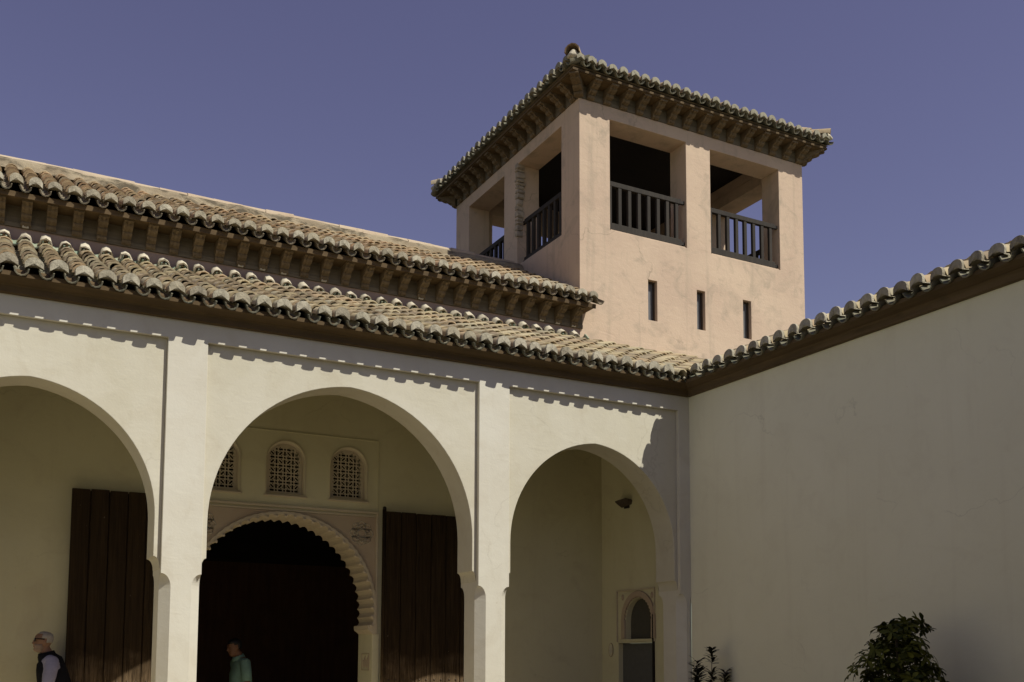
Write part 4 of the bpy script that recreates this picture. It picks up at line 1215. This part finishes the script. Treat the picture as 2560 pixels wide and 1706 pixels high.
# man in sunglasses, black vest over lavender shirt, walking to the left
build_sleeve = 0.90
r1, b1, Hm, X, k = person('person', 'grey-haired man in sunglasses and black vest over lavender shirt, walking left', (1.085, 1.96, 0), math.radians(180), 1.76, 1.10, 0.10, (M_SKIN, M_LAV, M_TROU), math.radians(-4), 0.075, 0.03)
shell(Hm, 0.006, lambda c: (c.z > 0.10 and c.x < -0.035) or (c.z > 0.165 and c.x < 0.02) or (c.z > 0.20 and c.x < 0.05), 'hair', M_WHAIR, r1)
shell(Hm, 0.004, lambda c: c.z < 0.075 and c.x > 0.005 and not (0.05 < c.z < 0.072 and c.x > 0.088), 'beard', M_BEARD, r1)
gl = []
for s in (-1, 1):
    gl.append((box(0.092, 0.104, s * 0.036 - 0.034, s * 0.036 + 0.034, 0.112, 0.160, 0.005), Hm))
    gl.append((box(-0.005, 0.098, s * 0.078 - 0.004, s * 0.078 + 0.004, 0.142, 0.154), Hm))
    gl.append((box(0.090, 0.100, min(s * 0.055, s * 0.076), max(s * 0.055, s * 0.076), 0.145, 0.155), Hm))
gl.append((box(0.098, 0.104, -0.012, 0.012, 0.142, 0.150), Hm))
child('sunglasses', join(gl), M_SHADE, r1)
vt = []
for z, rx, ry in [(0.88, 0.150, 0.185), (0.98, 0.168, 0.185), (1.08, 0.172, 0.182), (1.20, 0.168, 0.190), (1.30, 0.158, 0.185), (1.37, 0.142, 0.158), (1.43, 0.116, 0.130), (1.475, 0.090, 0.098), (1.515, 0.078, 0.080)]:
    vt.append(ering((X(z * k) - 0.016 + (0.03 if z > 1.45 else 0), 0, z * k), rx * 1.10, ry * 1.10, 24, 0.0 if z < 1.4 else -0.25))
vm_ = loft(vt, True, False)
bm = bmesh.new(); bm.from_mesh(vm_); bmesh.ops.solidify(bm, geom=list(bm.faces), thickness=0.008); bm.to_mesh(vm_); bm.free()
child('vest', vm_, M_VEST, r1)
for s in (-1, 1):
    sh = Vector((X(1.42 * k) - 0.02, s * 0.195 * 1.1, 1.39 * k)); el = Vector((X(1.42 * k) - 0.05 + s * 0.08, s * 0.245 * 1.1, 1.10 * k)); wr = Vector((X(1.42 * k) + 0.02 + s * 0.11, s * 0.24 * 1.1, 0.90 * k))
    child('sleeve', tube([sh + Vector((0, -s * .03, .035)), sh, sh.lerp(el, .5), el, el.lerp(wr, .6), wr], [0.05, 0.083, 0.077, 0.064, 0.055, 0.045], 16), M_LAV, r1)

# man in a mint polo shirt just inside the portal
build_sleeve = 1.17
r2_, b2, Hm, X, k = person('person', 'dark-haired man in mint polo shirt standing inside the dark portal', (3.73, 3.9, 0), math.radians(187), 1.73, 1.05, 0.04, (M_SKIN2, M_MINT, M_TROU), math.radians(10), 0.06, 0.035, 0.05)
shell(Hm, 0.010, lambda c: (c.z > 0.085 and c.x < -0.03) or (c.z > 0.15 and c.x < 0.03) or (c.z > 0.185), 'hair', M_BHAIR, r2_)
for s in (-1, 1):
    sh = Vector((X(1.42 * k) - 0.01, s * 0.195, 1.395 * k)); el = Vector((X(1.42 * k) - 0.05 + s * 0.025, s * 0.245, 1.13 * k))
    sv = tube([sh + Vector((0, -s * .03, .03)), sh, sh.lerp(el, .5), el], [0.05, 0.080, 0.078, 0.074], 16, False)
    bm = bmesh.new(); bm.from_mesh(sv); bmesh.ops.solidify(bm, geom=list(bm.faces), thickness=0.006); bm.to_mesh(sv); bm.free()
    child('sleeve', sv, M_MINT, r2_)
cl = [ering((X(1.47 * k) + 0.012 + dx, 0, z * k), r * 1.05, r * 1.1, 20, -0.35) for z, r, dx in ((1.455, 0.092, 0), (1.50, 0.078, 0.008), (1.515, 0.074, 0.01))]
cm = loft(cl, True, False); bm = bmesh.new(); bm.from_mesh(cm); bmesh.ops.solidify(bm, geom=list(bm.faces), thickness=0.005); bm.to_mesh(cm); bm.free()
child('collar', cm, M_MINT, r2_)
